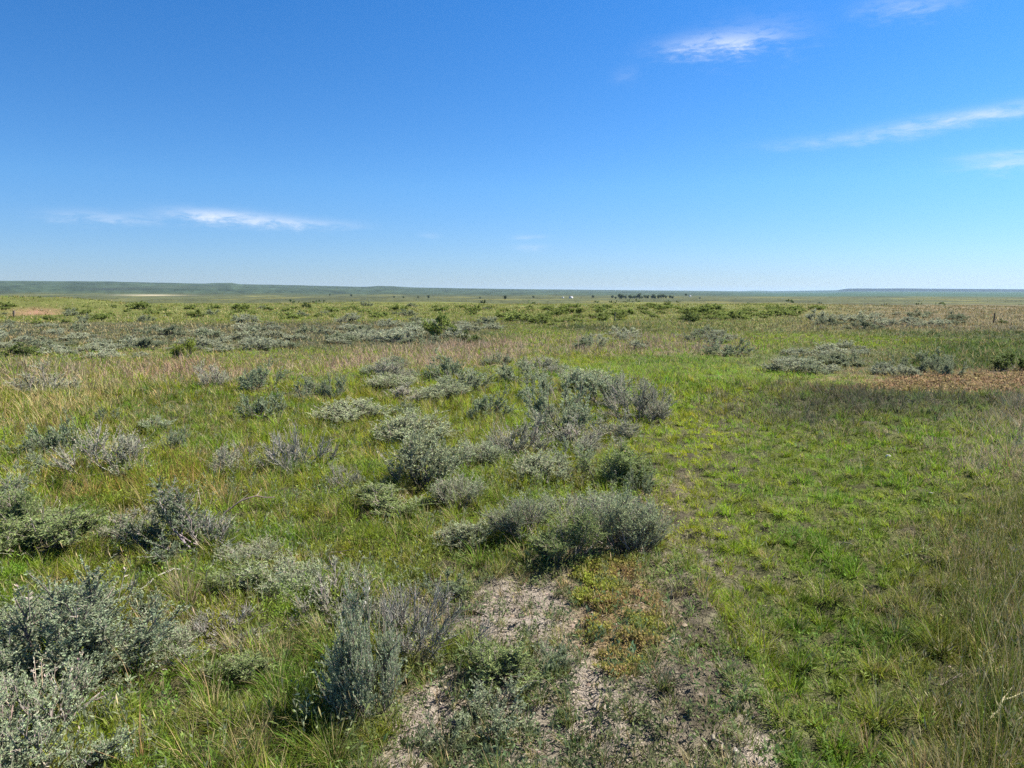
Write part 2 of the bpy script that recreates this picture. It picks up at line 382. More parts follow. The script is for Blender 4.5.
# ------------------------------------------------------------------ ground sheet
def build_ground():
    rr = np.concatenate([[.05, .3], np.geomspace(.6, 16, 270), np.geomspace(16.2, 1000, 240), np.geomspace(1012, 32000, 270)])
    fine = np.radians(np.linspace(-50, 50, 460)); back = np.radians(np.linspace(50, 310, 90))[1:-1]
    az = np.concatenate([fine, back]); R, A = np.meshgrid(rr, az, indexing='ij')
    X, Y = R * np.sin(A), R * np.cos(A); Z = height(X.ravel(), Y.ravel()).reshape(X.shape)
    x, y, z = X.ravel(), Y.ravel(), Z.ravel()
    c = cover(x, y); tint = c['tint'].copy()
    r = np.hypot(x, y)
    # far plain and hills: pasture, hay ground, sage flats
    n = fbm(x * .0016, y * .0016, 101, 4); n2 = fbm(x * .006, y * .002, 111, 3)
    plain = np.array((.070, .077, .030)) * (1 + .30 * n + .22 * n2)[:, None]
    plain += np.array((.04, .028, .0))[None] * sstep(.1, .5, n2)[:, None]
    hills = np.array((.042, .062, .036)) * (1 + .35 * fbm(x * .0009, y * .0009, 121, 4))[:, None]
    a = sstep(120, 1300, r)[:, None]; terr = np.array((.098, .108, .038)) * (1 + .3 * fbm(x * .02, y * .006, 103, 3))[:, None]
    a0 = sstep(105, 200, r)[:, None]; tint = tint * (1 - a0) + terr * a0; tint = tint * (1 - a) + plain * a
    azz = np.arctan2(x, y)
    st = 1 + .40 * fbm(azz * 34, r * .0006, 141, 3) + .40 * fbm(azz * 130, r * .0022, 145, 3)
    hills = hills * np.clip(st, .35, 2)[:, None]
    a = sstep(2600, 3800, r)[:, None]; tint = tint * (1 - a) + hills * a
    tint = tint * (1 + .30 * fbm(azz * 70, r * .004, 147, 3) * sstep(300, 900, r) * (1 - sstep(2600, 4000, r)))[:, None]
    right = sstep(math.atan(.12), math.atan(.4), azz) * sstep(105, 170, r) * (1 - sstep(600, 1500, r))
    tint = tint * (1 - .7 * right[:, None]) + np.array((.12, .105, .068)) * .7 * right[:, None]
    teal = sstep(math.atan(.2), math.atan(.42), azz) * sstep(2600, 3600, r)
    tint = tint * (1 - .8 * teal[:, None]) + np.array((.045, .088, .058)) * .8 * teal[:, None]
    # dark patches on the left hills and on the mesa scarp
    px, py, _ = project(x, y, z)
    far = r > 2500
    def blot(cx, cy, sx, sy, col, w):
        nonlocal tint
        g = np.exp(-((px - cx) / sx) ** 2 - ((py - cy) / sy) ** 2) * far * w
        g = np.clip(g * (1 + .9 * fbm(x * .004, y * .004, 131, 3)), 0, 1)[:, None]
        tint = tint * (1 - g) + np.array(col) * g
    blot(118, 289.3, 34, 1.7, (.035, .045, .035), .9); blot(5, 292, 14, 1.6, (.04, .05, .03), .7)
    blot(175, 287, 50, 1.0, (.05, .06, .04), .6); blot(150, 295.2, 34, .7, (.34, .30, .20), .8)
    blot(375, 299, 60, .7, (.27, .27, .15), .6); blot(470, 298.6, 30, .6, (.24, .26, .14), .5)
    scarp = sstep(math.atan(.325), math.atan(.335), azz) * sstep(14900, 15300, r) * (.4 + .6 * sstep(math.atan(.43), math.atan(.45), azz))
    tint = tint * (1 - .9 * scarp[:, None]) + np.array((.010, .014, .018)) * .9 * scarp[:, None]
    V = np.stack([x, y, z], 1)
    nr, na = X.shape
    i = np.arange(nr - 1)[:, None] * na; j = np.arange(na)[None]; k = (j + 1) % na
    T = np.stack([i + j, i + na + j, i + na + k, i + k], -1).reshape(-1, 4)[:, ::-1]
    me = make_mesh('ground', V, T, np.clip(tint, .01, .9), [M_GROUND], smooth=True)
    o = link('ground', me); tag(o, 'rolling prairie ground running out to low hills on the horizon', 'ground', None, 'structure')
build_ground()

# ------------------------------------------------------------------ grass
def sample(n, r0, r1, p, amax=44):
    """points with density falling as r^-p"""
    u = rng.random(n); e = 2 - p
    r = (r0 ** e + u * (r1 ** e - r0 ** e)) ** (1 / e) if abs(e) > 1e-6 else r0 * (r1 / r0) ** u
    a = np.radians(rng.uniform(-amax, amax, n))
    return r * np.sin(a), r * np.cos(a), r

BUSH = []      # filled below: (x, y, radius): no grass grows through the heart of a bush
def tufts(acc, accd, n, r0, r1, p, nb, hs=1.0, spread=.03, wmin=.0022, clump=0):
    x, y, r = sample(n, r0, r1, p)
    c = cover(x, y)
    keep = rng.random(n) < c['dens']
    for bx, by, br in BUSH:
        keep &= (x - bx) ** 2 + (y - by) ** 2 > (br * .6) ** 2
    x, y, r = x[keep], y[keep], r[keep]; c = {k: v[keep] for k, v in c.items()}
    n = len(x); ox = np.zeros(n); oy = np.zeros(n); cd_ = np.full(n, .5); hk = np.ones(n)
    if clump:
        # bunch grass: blades gather round the crowns of their bunches and lean out of them
        ix, iy = np.floor(x / clump).astype(np.int64), np.floor(y / clump).astype(np.int64)
        h1 = _grad[_perm[(_perm[ix & 4095] + iy) & 4095]] / 6.2832; h2 = _grad[_perm[(_perm[(ix + 77) & 4095] + iy + 31) & 4095]] / 6.2832; h3 = _grad[_perm[(_perm[(ix + 191) & 4095] + iy + 7) & 4095]] / 6.2832
        cxn, cyn = (ix + .2 + .6 * h1) * clump, (iy + .2 + .6 * h2) * clump
        sh = .42 + .5 * h3
        x, y = cxn + (x - cxn) * sh, cyn + (y - cyn) * sh
        ox, oy = (x - cxn) / clump, (y - cyn) / clump; cd_ = np.hypot(ox, oy)
        hk = np.clip(1.3 - 1.1 * cd_, .5, 1.3) * (.7 + .6 * h2)
        c['col'] = c['col'] * (.82 + .36 * h1)[:, None]
    z = height(x, y)
    isdry = rng.random(n) < c['dry'] * .8
    tc = np.where(isdry[:, None], c['dcol'], c['col']) * (1 + rng.normal(0, .16, (n, 1)))
    hue = rng.normal(0, .11, (n, 1)); tc = tc * np.concatenate([1 + hue, 1 - hue * .2, 1 - hue * .4], 1)
    m = nb
    idx = np.repeat(np.arange(n), m); N = len(idx)
    sp = spread * (1 + r[idx] * .02)
    ang = rng.uniform(0, 2 * np.pi, N); rad = sp * np.sqrt(rng.random(N))
    P = np.stack([x[idx] + rad * np.cos(ang), y[idx] + rad * np.sin(ang), z[idx] - .004], 1)
    L = c['hgt'][idx] * hs * hk[idx] * rng.uniform(.45, 1.15, N)
    W = np.maximum(wmin * rng.uniform(.8, 1.6, N), r[idx] * .00075)
    col = np.clip(tc[idx] * (1 + rng.normal(0, .14, (N, 1))), .004, .9)
    # individual dead blades among the green ones
    dd = rng.random(N) < .07 + .2 * c['dry'][idx]
    col[dd] = c['dcol'][idx][dd] * rng.uniform(.7, 1.15, (dd.sum(), 1))
    if clump: ang = np.arctan2(np.sin(ang) * .2 + oy[idx], np.cos(ang) * .2 + ox[idx])
    yaw = ang + rng.normal(0, .7, N)
    th0 = np.abs(rng.normal(.32, .3, N)) + .35 * np.clip(cd_[idx] * 2, 0, 1) * (clump > 0) + .25 * (clump == 0); bend = np.abs(rng.normal(.7, .45, N))
    dry = isdry[idx]
    strips(acc, P[~dry], yaw[~dry], th0[~dry], bend[~dry], L[~dry], W[~dry], col[~dry])
    strips(accd, P[dry], yaw[dry], th0[dry] * .8, bend[dry] * .6, L[dry] * 1.1, W[dry] * .8, col[dry])

def forbs(acc, n, r0, r1, p, wf=1.0):
    """low broad-leaved weeds: little rosettes"""
    x, y, r = sample(n, r0, r1, p); c = cover(x, y)
    k = rng.random(n) < c['forb']; x, y, r = x[k], y[k], r[k]; col0 = c['col'][k]
    n = len(x); z = height(x, y)
    m = 7; idx = np.repeat(np.arange(n), m); N = len(idx)
    ang = rng.uniform(0, 2 * np.pi, N); up = rng.uniform(.1, 1.3, N)
    D = np.stack([np.cos(ang) * np.cos(up), np.sin(ang) * np.cos(up), np.sin(up)], 1)
    hh = rng.uniform(.0, .07, N) * rng.uniform(.4, 1.2, n)[idx]
    P = np.stack([x[idx] + rng.normal(0, .012, N), y[idx] + rng.normal(0, .012, N), z[idx] + hh], 1)
    base = col0 * np.array((.95, 1.0, 1.6)) + np.array((.02, .025, .012)); base = base * (1 + rng.normal(0, .2, (n, 1)))
    sc = np.maximum(1, r[idx] * .09)
    leaves(acc, P, D, rng.uniform(.012, .032, N) * sc * wf, rng.uniform(.005, .011, N) * sc * wf, np.clip(base[idx] * (1 + rng.normal(0, .15, (N, 1))), .01, .8))

# ------------------------------------------------------------------ shrubs
def shrub_proto(name, seed, kind, ns=13, n2=8, n3=3, nl=18, hgt=.75, leaf=.045, lw=.012, lc=(.26, .29, .20), wc=(.20, .175, .15), single=False, flat=.0, stalks=0, bare=.0, side=0, mats=None):
    """a bush one unit wide: woody stems > twigs > shoots with small leaves"""
    global rng
    old = rng; rng = np.random.default_rng(seed)
    B, Lf = Acc(), Acc()
    if single: Lf = B
    ml = 1 if single else 0
    # main stems
    az = rng.uniform(0, 2 * np.pi, ns); el = np.arcsin(np.clip(rng.uniform(.12 if kind != 'upright' else .55, 1, ns) ** .8, 0, 1))
    tgt = np.stack([np.cos(az) * np.cos(el) * .46, np.sin(az) * np.cos(el) * .46, np.sin(el) * hgt * .82 + .02], 1) * rng.uniform(.72, 1.1, (ns, 1))
    lop = rng.uniform(0, 6.28); tgt *= (1 + (.38 if ns < 22 else .14) * np.cos(az - lop))[:, None]                        # lopsided
    gapd = rng.uniform(0, 6.28); tgt[np.abs((az - gapd + np.pi) % (2 * np.pi) - np.pi) < .4, :] *= .55   # and with an open gap
    K = 5; t = np.linspace(0, 1, K)[None, :, None]
    root = np.concatenate([rng.normal(0, .045, (ns, 2)), np.full((ns, 1), -.03)], 1)
    sag = np.stack([tgt[:, 0] * .25, tgt[:, 1] * .25, -np.full(ns, .10 * hgt)], 1)[:, None] * (4 * t * (1 - t))
    S = root[:, None] * (1 - t) + tgt[:, None] * t + sag + rng.normal(0, .018, (ns, K, 3)) * (t > 0)
    tubes(B, S, np.linspace(.0125, .0045, K)[None] * rng.uniform(.7, 1.2, (ns, 1)), jit(wc, ns), 0, 4)
    # secondary twigs
    i2 = np.repeat(np.arange(ns), n2); N2 = len(i2)
    tt = rng.uniform(.35, 1, N2) ** .8; fi = tt * (K - 1); k0 = np.minimum(fi.astype(int), K - 2); fr = (fi - k0)[:, None]
    b2 = S[i2, k0] * (1 - fr) + S[i2, k0 + 1] * fr
    out = b2.copy(); out[:, 2] *= .8; out /= np.linalg.norm(out, axis=1, keepdims=True) + 1e-6
    upv = np.array([0, 0, 1.]) * (1.1 if kind == 'upright' else .65)
    d2 = out * .7 + upv + rng.normal(0, .42, (N2, 3)); d2 /= np.linalg.norm(d2, axis=1, keepdims=True)
    l2 = rng.uniform(.10, .24, N2) * (1.25 if kind == 'upright' else 1)
    t3 = np.linspace(0, 1, 3)[None, :, None]
    curve = np.array([0, 0, .25])[None, None] * (t3 ** 2) * l2[:, None, None]
    T2 = b2[:, None] + d2[:, None] * l2[:, None, None] * t3 + curve
    tubes(B, T2, np.array([.0055, .004, .002])[None] * np.ones((N2, 1)), jit(wc, N2), 0, 3)
    # shoots
    i3 = np.repeat(np.arange(N2), n3); N3 = len(i3)
    tq = rng.uniform(.2, 1, N3); fi = tq * 2; k0 = np.minimum(fi.astype(int), 1); fr = (fi - k0)[:, None]
    b3 = T2[i3, k0] * (1 - fr) + T2[i3, k0 + 1] * fr
    d3 = d2[i3] * .6 + np.array([0, 0, .55]) + rng.normal(0, .38, (N3, 3)); d3 /= np.linalg.norm(d3, axis=1, keepdims=True)
    l3 = rng.uniform(.07, .17, N3) * (1.3 if kind == 'upright' else 1)
    P3 = b3[:, None] + d3[:, None] * l3[:, None, None] * t3
    dead = rng.random(N3) < bare
    if side: dead |= (P3[:, 1, 0] * side > rng.normal(.02, .08, N3)) & (rng.random(N3) < .85)
    twc = jit(np.array(wc) * 1.25, N3); twc[dead] = jit((.285, .27, .23), int(dead.sum()))
    tubes(B, P3, np.array([.0028, .0022, .0012])[None] * np.ones((N3, 1)), twc, 0, 3)
    # leaves
    lv = np.where(~dead)[0]
    i4 = np.repeat(lv, nl); N4 = len(i4)
    q = rng.uniform(.1, 1.03, N4)[:, None]
    P4 = b3[i4] + d3[i4] * l3[i4][:, None] * q
    D4 = d3[i4] * .75 + rng.normal(0, .5, (N4, 3)) + np.array([0, 0, .25]); D4 /= np.linalg.norm(D4, axis=1, keepdims=True)
    keep = P4[:, 2] > .03
    P4, D4, i4 = P4[keep], D4[keep], i4[keep]; N4 = len(P4)
    shade = 1 + rng.normal(0, .13, N3)
    colr = jit(lc, N4, .12, .04) * shade[i4][:, None]
    leaves(Lf, P4, D4, leaf * rng.uniform(.7, 1.3, N4), 1.35 * lw * rng.uniform(.7, 1.3, N4), colr, ml)
    # dry flower stalks of last year
    if stalks:
        a = rng.uniform(0, 2 * np.pi, stalks); rr = .4 * np.sqrt(rng.random(stalks))
        p0 = np.stack([rr * np.cos(a), rr * np.sin(a), hgt * np.sqrt(np.clip(1 - (rr / .52) ** 2, .05, 1)) * .75], 1)
        dd = np.stack([np.cos(a) * rr, np.sin(a) * rr, np.full(stalks, .9)], 1) + rng.normal(0, .12, (stalks, 3)); dd /= np.linalg.norm(dd, axis=1, keepdims=True)
        ll = rng.uniform(.12, .34, stalks)
        PS = p0[:, None] + dd[:, None] * ll[:, None, None] * t3
        tubes(B, PS, np.array([.003, .0024, .0014])[None] * np.ones((stalks, 1)), jit((.36, .31, .25), stalks), 0, 3)
        i5 = np.repeat(np.arange(stalks), 9); q = rng.uniform(.45, 1, len(i5))[:, None]
        P5 = p0[i5] + dd[i5] * ll[i5][:, None] * q
        D5 = dd[i5] + rng.normal(0, .5, (len(i5), 3)); D5 /= np.linalg.norm(D5, axis=1, keepdims=True)
        leaves(B, P5, D5, .03, .007, jit((.38, .33, .26), len(i5)), 0)
    rng = old
    lm = (mats or M_LEAF)
    if single: return (B.mesh(name, [M_WOOD, lm]), None)
    return (B.mesh('branches', [M_WOOD]), Lf.mesh('foliage', [lm]))

SAGE = (.335, .385, .235); PALE = (.345, .385, .22); DUSK = (.265, .315, .185); GREY = (.345, .36, .235); OLIVE = (.22, .275, .105)
PR = {
 'hero':  [shrub_proto('sage', 11, 'dome', 26, 12, 5, 30, .80, .020, .0052, (.30, .355, .215), stalks=10),
           shrub_proto('sage', 12, 'dome', 26, 12, 5, 28, .70, .020, .0052, (.27, .325, .19), stalks=36)],
 'sage':  [shrub_proto('sage', 21 + k, 'dome', 16, 9, 4, 19, .72 + .06 * (k % 2), .034, .0095, SAGE, stalks=6) for k in range(3)],
 'dark':  [shrub_proto('sage', 31 + k, 'dome', 14, 8, 3, 18, .75, .042, .012, DUSK) for k in range(2)],
 'pale':  [shrub_proto('sage', 41 + k, 'upright', 22, 8, 4, 15, .72, .038, .0075, PALE, stalks=14) for k in range(2)],
 'feather': [shrub_proto('sage', 51 + k, 'upright', 26, 8, 4, 13, .8, .036, .0055, (.33, .385, .215), stalks=26) for k in range(2)],
 'grey':  [shrub_proto('sage', 61 + k, 'dome', 18, 10, 5, 10, .72, .035, .008, GREY, (.265, .24, .205), bare=.5, stalks=16) for k in range(3)],
 'dead':  [shrub_proto('sage', 71 + k, 'dome', 18, 11, 5, 6, .70, .03, .007, GREY, (.285, .275, .235), bare=.88, stalks=8) for k in range(2)],
 'half':  [shrub_proto('sage', 81, 'dome', 20, 11, 5, 16, .85, .032, .008, (.16, .20, .115), (.24, .22, .20), side=1, stalks=8)],
 'olive': [shrub_proto('sage', 91 + k, 'upright', 20, 8, 4, 16, .8, .045, .008, OLIVE, stalks=8) for k in range(2)],
 'yellow': [shrub_proto('sage', 95, 'upright', 18, 8, 3, 20, .95, .05, .012, (.26, .32, .05), mats=M_GREEN)],
}
FAR = {
 'fgrey': [shrub_proto('sagebrush', 201 + k, 'dome', 16, 8, 4, 12, .6 + .1 * (k % 2), .05, .016, (.385, .41, .275), single=True, bare=.2) for k in range(3)],
 'fdark': [shrub_proto('sagebrush', 211 + k, 'dome', 16, 8, 4, 12, .62, .05, .016, (.265, .30, .18), single=True, bare=.1) for k in range(2)],
 'fdeep': [shrub_proto('green_shrub', 231 + k, 'dome', 16, 8, 3, 14, .7, .055, .021, (.135, .18, .055), single=True, mats=M_GREEN) for k in range(2)],
 'fgreen': [shrub_proto('green_shrub', 221 + k, 'dome', 15, 8, 3, 13, .7, .062, .024, (.25, .305, .085), single=True, mats=M_GREEN) for k in range(3)],
}
_dim = {}
def dims(me):
    if me.name not in _dim:
        co = np.empty(len(me.vertices) * 3, np.float32); me.vertices.foreach_get('co', co); co = co.reshape(-1, 3)
        a_, b_ = np.percentile(co, 4, axis=0), np.percentile(co, 96, axis=0); _dim[me.name] = (float(b_[0] - a_[0]), float(b_[1] - a_[1]), float(np.percentile(co[:, 2], 97)), float(a_[0] + b_[0]) / 2, float(a_[1] + b_[1]) / 2)
    return _dim[me.name]
cnt = {}
def place(name, proto, px, py, wpx, hpx, label, cat, group=None, rot=None, tip=.35):
    """a bush whose foot shows at pixel row py of the photograph's view: world position, real width and height"""
    x, y, z = ground_at(px, py)
    dep = y * CP - (z - H) * SP
    w = wpx * dep / F
    dl = math.hypot(x, y); x += x / dl * w * tip; y += y / dl * w * tip; z = float(height(x, y))
    a = math.atan2(H - z, math.hypot(x, y))
    h = math.sqrt(max((hpx * dep / F) ** 2 - hpx * dep / F * w * .8 * math.sin(a), (.35 * w) ** 2)) / math.cos(a)
    fam = PR if proto in PR else FAR
    lst = fam[proto]; k = cnt.get(proto, 0); cnt[proto] = k + 1
    br, fo = lst[k % len(lst)]
    base_h = br.vertices and max(.6, .8)
    rz = random.uniform(0, 6.28) if rot is None else rot
    bx_, by_, bh, mx_, my_ = dims(fo or br)
    sz = (w / bx_, w / by_, h / bh)
    if fo is None:
        o = link(name, br)
    else:
        o = link(name, None); link('branches', br, o); link('foliage', fo, o)
    q_ = random.uniform(.85, 1.17); ex, ey = mx_ * sz[0] * q_, my_ * sz[1] / q_
    x0_, y0_ = x, y; x -= ex * math.cos(rz) - ey * math.sin(rz); y -= ex * math.sin(rz) + ey * math.cos(rz); z = float(height(x, y))
    o.location = (x, y, z - .01); o.rotation_euler = (random.uniform(-.14, .14), random.uniform(-.14, .14), rz); o.scale = (sz[0] * q_, sz[1] / q_, sz[2])
    o.empty_display_size = .1
    tag(o, label, cat, group)
    BUSH.append((x0_, y0_, w / 2))
    return o
G1 = 'sagebrush bushes in the near meadow'
S_ = [  # proto, foot x, foot y, width, height in the view, label
 ('hero', 62, 690, 160, 108, 'big silvery green sagebrush cut by the left edge, half way up the grass'),
 ('hero', 40, 800, 155, 105, 'silvery sagebrush filling the bottom left corner, with pale dead stalks'),
 ('half', 172, 562, 105, 78, 'sagebrush with green leaves on its left and bare grey twigs on its right'),
 ('olive', 48, 562, 85, 50, 'loose olive bush with a dark hollow, left of the half bare sagebrush'),
 ('grey', 108, 482, 80, 50, 'wide twiggy grey bush joined to the two leafy sagebrushes at left'),
 ('dark', 60, 456, 40, 36, 'dark leafy upright sagebrush behind the wide twiggy grey bush'),
 ('sage', 30, 478, 34, 22, 'small bright silvery sagebrush in front of the dark upright one, far left'),
 ('dark', 32, 456, 34, 18, 'low dark sagebrush touching the left side of the dark upright one'),
 ('dark', 265, 420, 38, 27, 'round dark sagebrush standing alone in the green grass'),
 ('pale', 350, 425, 58, 24, 'low wide pale silver bush right of the round dark sagebrush'),
 ('pale', 412, 449, 62, 34, 'pale grey feathery bush below the yellow green grass strip'),
 ('sage', 178, 451, 18, 22, 'small round sagebrush alone, right of the wide twiggy grey bush'),
 ('sage', 154, 431, 26, 13, 'low flat sagebrush above the small round one'),
 ('dark', 109, 422, 20, 16, 'small dark sagebrush in the tan grass at left'),
 ('grey', 213, 386, 34, 24, 'silver grey bush with fine twigs at the end of the pink dry grass'),
 ('dark', 262, 392, 34, 24, 'dark green sagebrush just right of the silver grey bush'),
 ('sage', 310, 400, 28, 20, 'left one of a close pair of small sagebrushes in the meadow'),
 ('sage', 335, 399, 22, 22, 'right one of a close pair of small sagebrushes in the meadow'),
 ('dark', 441, 382, 42, 26, 'dark green bush, highest of the middle clump'),
 ('pale', 425, 492, 58, 54, 'tall feathery pale bush with upright shoots, left of the soil patches'),
 ('dark', 490, 420, 46, 30, 'round dark sagebrush casting a black shadow on yellow green grass'),
 ('sage', 462, 396, 46, 26, 'silvery sagebrush between the highest dark bush and the shadowed round one'),
 ('sage', 524, 384, 42, 22, 'sagebrush at the left end of the bright green meadow'),
 ('grey', 559, 375, 20, 12, 'small grey bush with an arched pale twig at the bright meadow edge'),
 ('sage', 560, 440, 66, 56, 'large blue green sagebrush with a dark hollow, heart of the middle thicket'),
 ('grey', 635, 424, 66, 46, 'grey twiggy bush at the right end of the middle thicket'),
 ('sage', 600, 410, 56, 38, 'sagebrush at the back of the middle thicket'),
 ('sage', 535, 402, 34, 26, 'small pale sagebrush at the upper left of the middle thicket'),
 ('grey', 520, 462, 66, 46, 'purplish grey twiggy bush at the lower left of the middle thicket'),
 ('feather', 480, 470, 46, 30, 'spreading pale bush left of the purplish grey one'),
 ('grey', 590, 455, 56, 36, 'fine twigged grey bush under the large blue green sagebrush'),
 ('olive', 617, 492, 56, 40, 'grey green bush with grass growing through it, beside the bare path'),
 ('feather', 521, 546, 48, 44, 'bushy green sagebrush with a black hollow at its foot'),
 ('olive', 566, 566, 60, 56, 'dark based green bush with upright shoots above the bare soil'),
 ('feather', 622, 558, 74, 62, 'broad twiggy green bush at the right end of the low thicket'),
 ('grey', 585, 540, 46, 42, 'dry grey brown bush in the middle of the low thicket'),
 ('dark', 640, 500, 30, 30, 'small leafy bush at the end of the bare path'),
 ('grey', 342, 628, 80, 62, 'grey twiggy bush with a bleached stub, above the feathery green bush'),
 ('dead', 412, 662, 80, 76, 'dead bush of tangled bare grey twigs left of the bare soil'),
 ('hero', 368, 732, 72, 112, 'tall feathery green bush with a deep black shadow on its left'),
 ('dark', 445, 602, 38, 26, 'small dark sagebrush at the top edge of the bare soil'),
 ('dark', 553, 674, 38, 32, 'small dark sagebrush alone on the bare soil'),
 ('sage', 492, 738, 66, 50, 'low blue green sagebrush in the middle of the bare soil, near the bottom'),
 ('olive', 500, 692, 54, 46, 'low green bush behind the blue green one on the bare soil'),
 ('dark', 440, 755, 40, 34, 'small dark bush low on the bare soil beside the pale crust'),
 ('grey', 57, 394, 58, 30, 'pinkish grey dry bush in the tan grass near the left edge'),
 ('grey', 233, 476, 42, 30, 'dry reddish grey bush with a pale stick leaning out'),
 ('dead', 300, 470, 60, 42, 'fine dry bush of upright tan stems in the middle of the left meadow'),
 ('grey', 345, 490, 28, 26, 'small purplish bush right of the fine dry bush'),
 ('grey', 400, 380, 36, 20, 'silver grey bush at the upper left of the middle clump'),
 ('dark', 396, 368, 22, 12, 'low dark bush at the edge of the pink dry grass'),
 ('pale', 392, 392, 44, 18, 'light silvery bush at the left end of the middle clump'),
 ('sage', 380, 377, 30, 16, 'small sagebrush farthest left in the middle clump'),
 ('sage', 497, 365, 24, 12, 'small sagebrush on the pink dry grass above the middle clump'),
 ('yellow', 184, 360, 17, 20, 'bright yellow green bush in front of the grey sagebrush belt'),
 ('dark', 725, 356, 38, 10, 'low dark sagebrush with pale top on the bright green meadow'),
 ('dark', 586, 346, 18, 9, 'dark low bush left of the grey row behind the bright meadow'),
 ('olive', 240, 690, 50, 40, 'green leafy weed clump in the near left grass'),
 ('olive', 20, 540, 40, 50, 'grey green bush cut by the left edge beside the loose olive bush'),
 ('grey', 545, 428, 40, 24, 'grey bush between the large blue green sagebrush and the shadowed round one'),
 ('pale', 588, 392, 50, 22, 'pale topped bush at the very back of the middle thicket'),
 ('grey', 657, 419, 36, 26, 'last grey bush of the middle thicket, against the open meadow on its right'),
 ('sage', 572, 474, 44, 28, 'soft green bush below the fine twigged grey bush'),
 ('pale', 540, 484, 54, 30, 'pale spreading bush in front of the purplish grey one'),
 ('grey', 612, 440, 46, 28, 'grey bush just below the right end of the middle thicket'),
 ('feather', 458, 512, 46, 34, 'feathery bush just right of the tall feathery pale one'),
 ('olive', 392, 518, 64, 30, 'wide low grey green bush left of the tall feathery pale one'),
 ('feather', 560, 524, 50, 30, 'feathery green bush behind the black hollow and the dark based bush'),
 ('pale', 470, 552, 56, 28, 'pale low bush in long grass left of the black hollow'),
 ('grey', 645, 552, 42, 44, 'grey twiggy bush at the corner where the bare soil begins'),
 ('feather', 603, 526, 50, 30, 'soft green bush behind the broad twiggy green one'),
 ('feather', 285, 600, 64, 32, 'pale wispy bush in the near grass, up and left of the grey twiggy bush'),
 ('dead', 226, 652, 76, 40, 'patch sized bush of fine pinkish dead stems in the near grass'),
 ('feather', 165, 672, 66, 40, 'wispy grey green bush between the bottom left sagebrush and the pinkish dead stems'),
 ('olive', 250, 600, 60, 34, 'low bush with dark soil at its foot, below the long bleached twig'),
 ('feather', 250, 566, 46, 24, 'thin pale bush right of the half bare sagebrush'),
 ('sage', 8, 505, 30, 26, 'small sagebrush cut by the left edge above the loose olive bush'),
 ('grey', 130, 540, 54, 30, 'brownish grey low bush touching the left side of the half bare sagebrush'),
 ('grey', 420, 402, 40, 18, 'grey bush under the highest dark bush of the middle clump'),
 ('pale', 445, 404, 44, 20, 'pale yellow green bush in the lower part of the middle clump'),
 ('sage', 405, 415, 24, 14, 'small sagebrush alone in grass below the middle clump'),
 ('grey', 545, 372, 40, 14, 'low grey bush at the left tip of the bright green meadow'),
 ('sage', 130, 640, 60, 46, 'sagebrush leaning on the right side of the big silvery one at the left edge'),
]
for pr, px, py, w, h, lab in S_:
    nm = {'yellow': 'rabbitbrush', 'dead': 'dead_bush'}.get(pr, 'sagebrush')
    ct = {'yellow': 'green bush', 'dead': 'dead bush'}.get(pr, 'sagebrush')
    if 430 < px < 680 and 390 < py < 575: w *= .88
    place(nm, pr, px, py, w, h, lab, ct, G1 if nm == 'sagebrush' else None, rot=(0.2 if pr == 'half' else None))

def inpoly(px, py, P): 
    return poly_sd(np.array([px], float), np.array([py], float), P)[0] > 0
def band(P, n, name, protos, wr, hr, label, cat, group, mind=.8):
    xs = [p[0] for p in P]; ys = [p[1] for p in P]; done = []; tries = 0
    wl = [ground_at(*p)[:2] for p in P]
    while len(done) < n and tries < n * 60:
        tries += 1
        px = random.uniform(min(xs), max(xs)); py = random.uniform(min(ys), max(ys))
        if not inpoly(px, py, P): continue
        g = ground_at(px, py); dep = math.hypot(g[0], g[1])
        if dep > 128 or (12 < px < 64 and 306 < py < 319): continue
        w = .88 * random.uniform(*wr) * random.choice((.6, .8, 1, 1.3)); h = w * random.uniform(*hr)
        if any((g[0] - a) ** 2 + ((g[1] - b) * .6) ** 2 < (mind * w) ** 2 for a, b in done): continue
        done.append(g[:2])
        place(name, random.choice(protos), px, py, w * F / dep, h * F / dep, label, cat, group)
band([(-60, 356), (-60, 327), (120, 325), (260, 322), (340, 324), (350, 338), (330, 350), (230, 352), (120, 362), (60, 356)], 92, 'sagebrush', ['fgrey', 'fgrey', 'fdark'], (.6, 1.05), (.3, .44),
     'grey sagebrush in the dense belt across the left middle distance', 'sagebrush', 'sagebrush of the left belt', .5)
band([(345, 342), (345, 322), (500, 318), (525, 326), (490, 336), (430, 346)], 44, 'sagebrush', ['fgrey', 'fgrey', 'fdark'], (.6, 1.05), (.3, .42),
     'grey sagebrush in the belt behind the pink dry grass, around the centre', 'sagebrush', 'sagebrush of the centre belt', .5)
band([(585, 349), (600, 338), (700, 336), (735, 340), (735, 346), (640, 350)], 14, 'sagebrush', ['fgrey', 'fdark'], (.6, 1.1), (.4, .6),
     'small grey sagebrush in the row behind the bright green meadow', 'sagebrush', 'sagebrush row behind the meadow')
band([(768, 374), (800, 350), (850, 343), (872, 352), (868, 366), (820, 374)], 22, 'sagebrush', ['fgrey', 'fgrey', 'fdark'], (.42, .72), (.3, .45),
     'grey sagebrush in the patch on the right of the bright green meadow', 'sagebrush', 'sagebrush patch right of the meadow', .5)
band([(870, 380), (880, 364), (958, 366), (958, 378)], 9, 'sagebrush', ['fgrey', 'fdark'], (.5, .8), (.5, .7),
     'low grey green sagebrush bordering the orange patch', 'sagebrush', 'sagebrush by the orange patch')
band([(815, 328), (830, 312), (960, 318), (960, 327), (880, 330)], 24, 'sagebrush', ['fgrey', 'fdark'], (.8, 1.4), (.35, .5),
     'small grey sagebrush far off on the right, on the brown grassland', 'sagebrush', 'far right sagebrush')
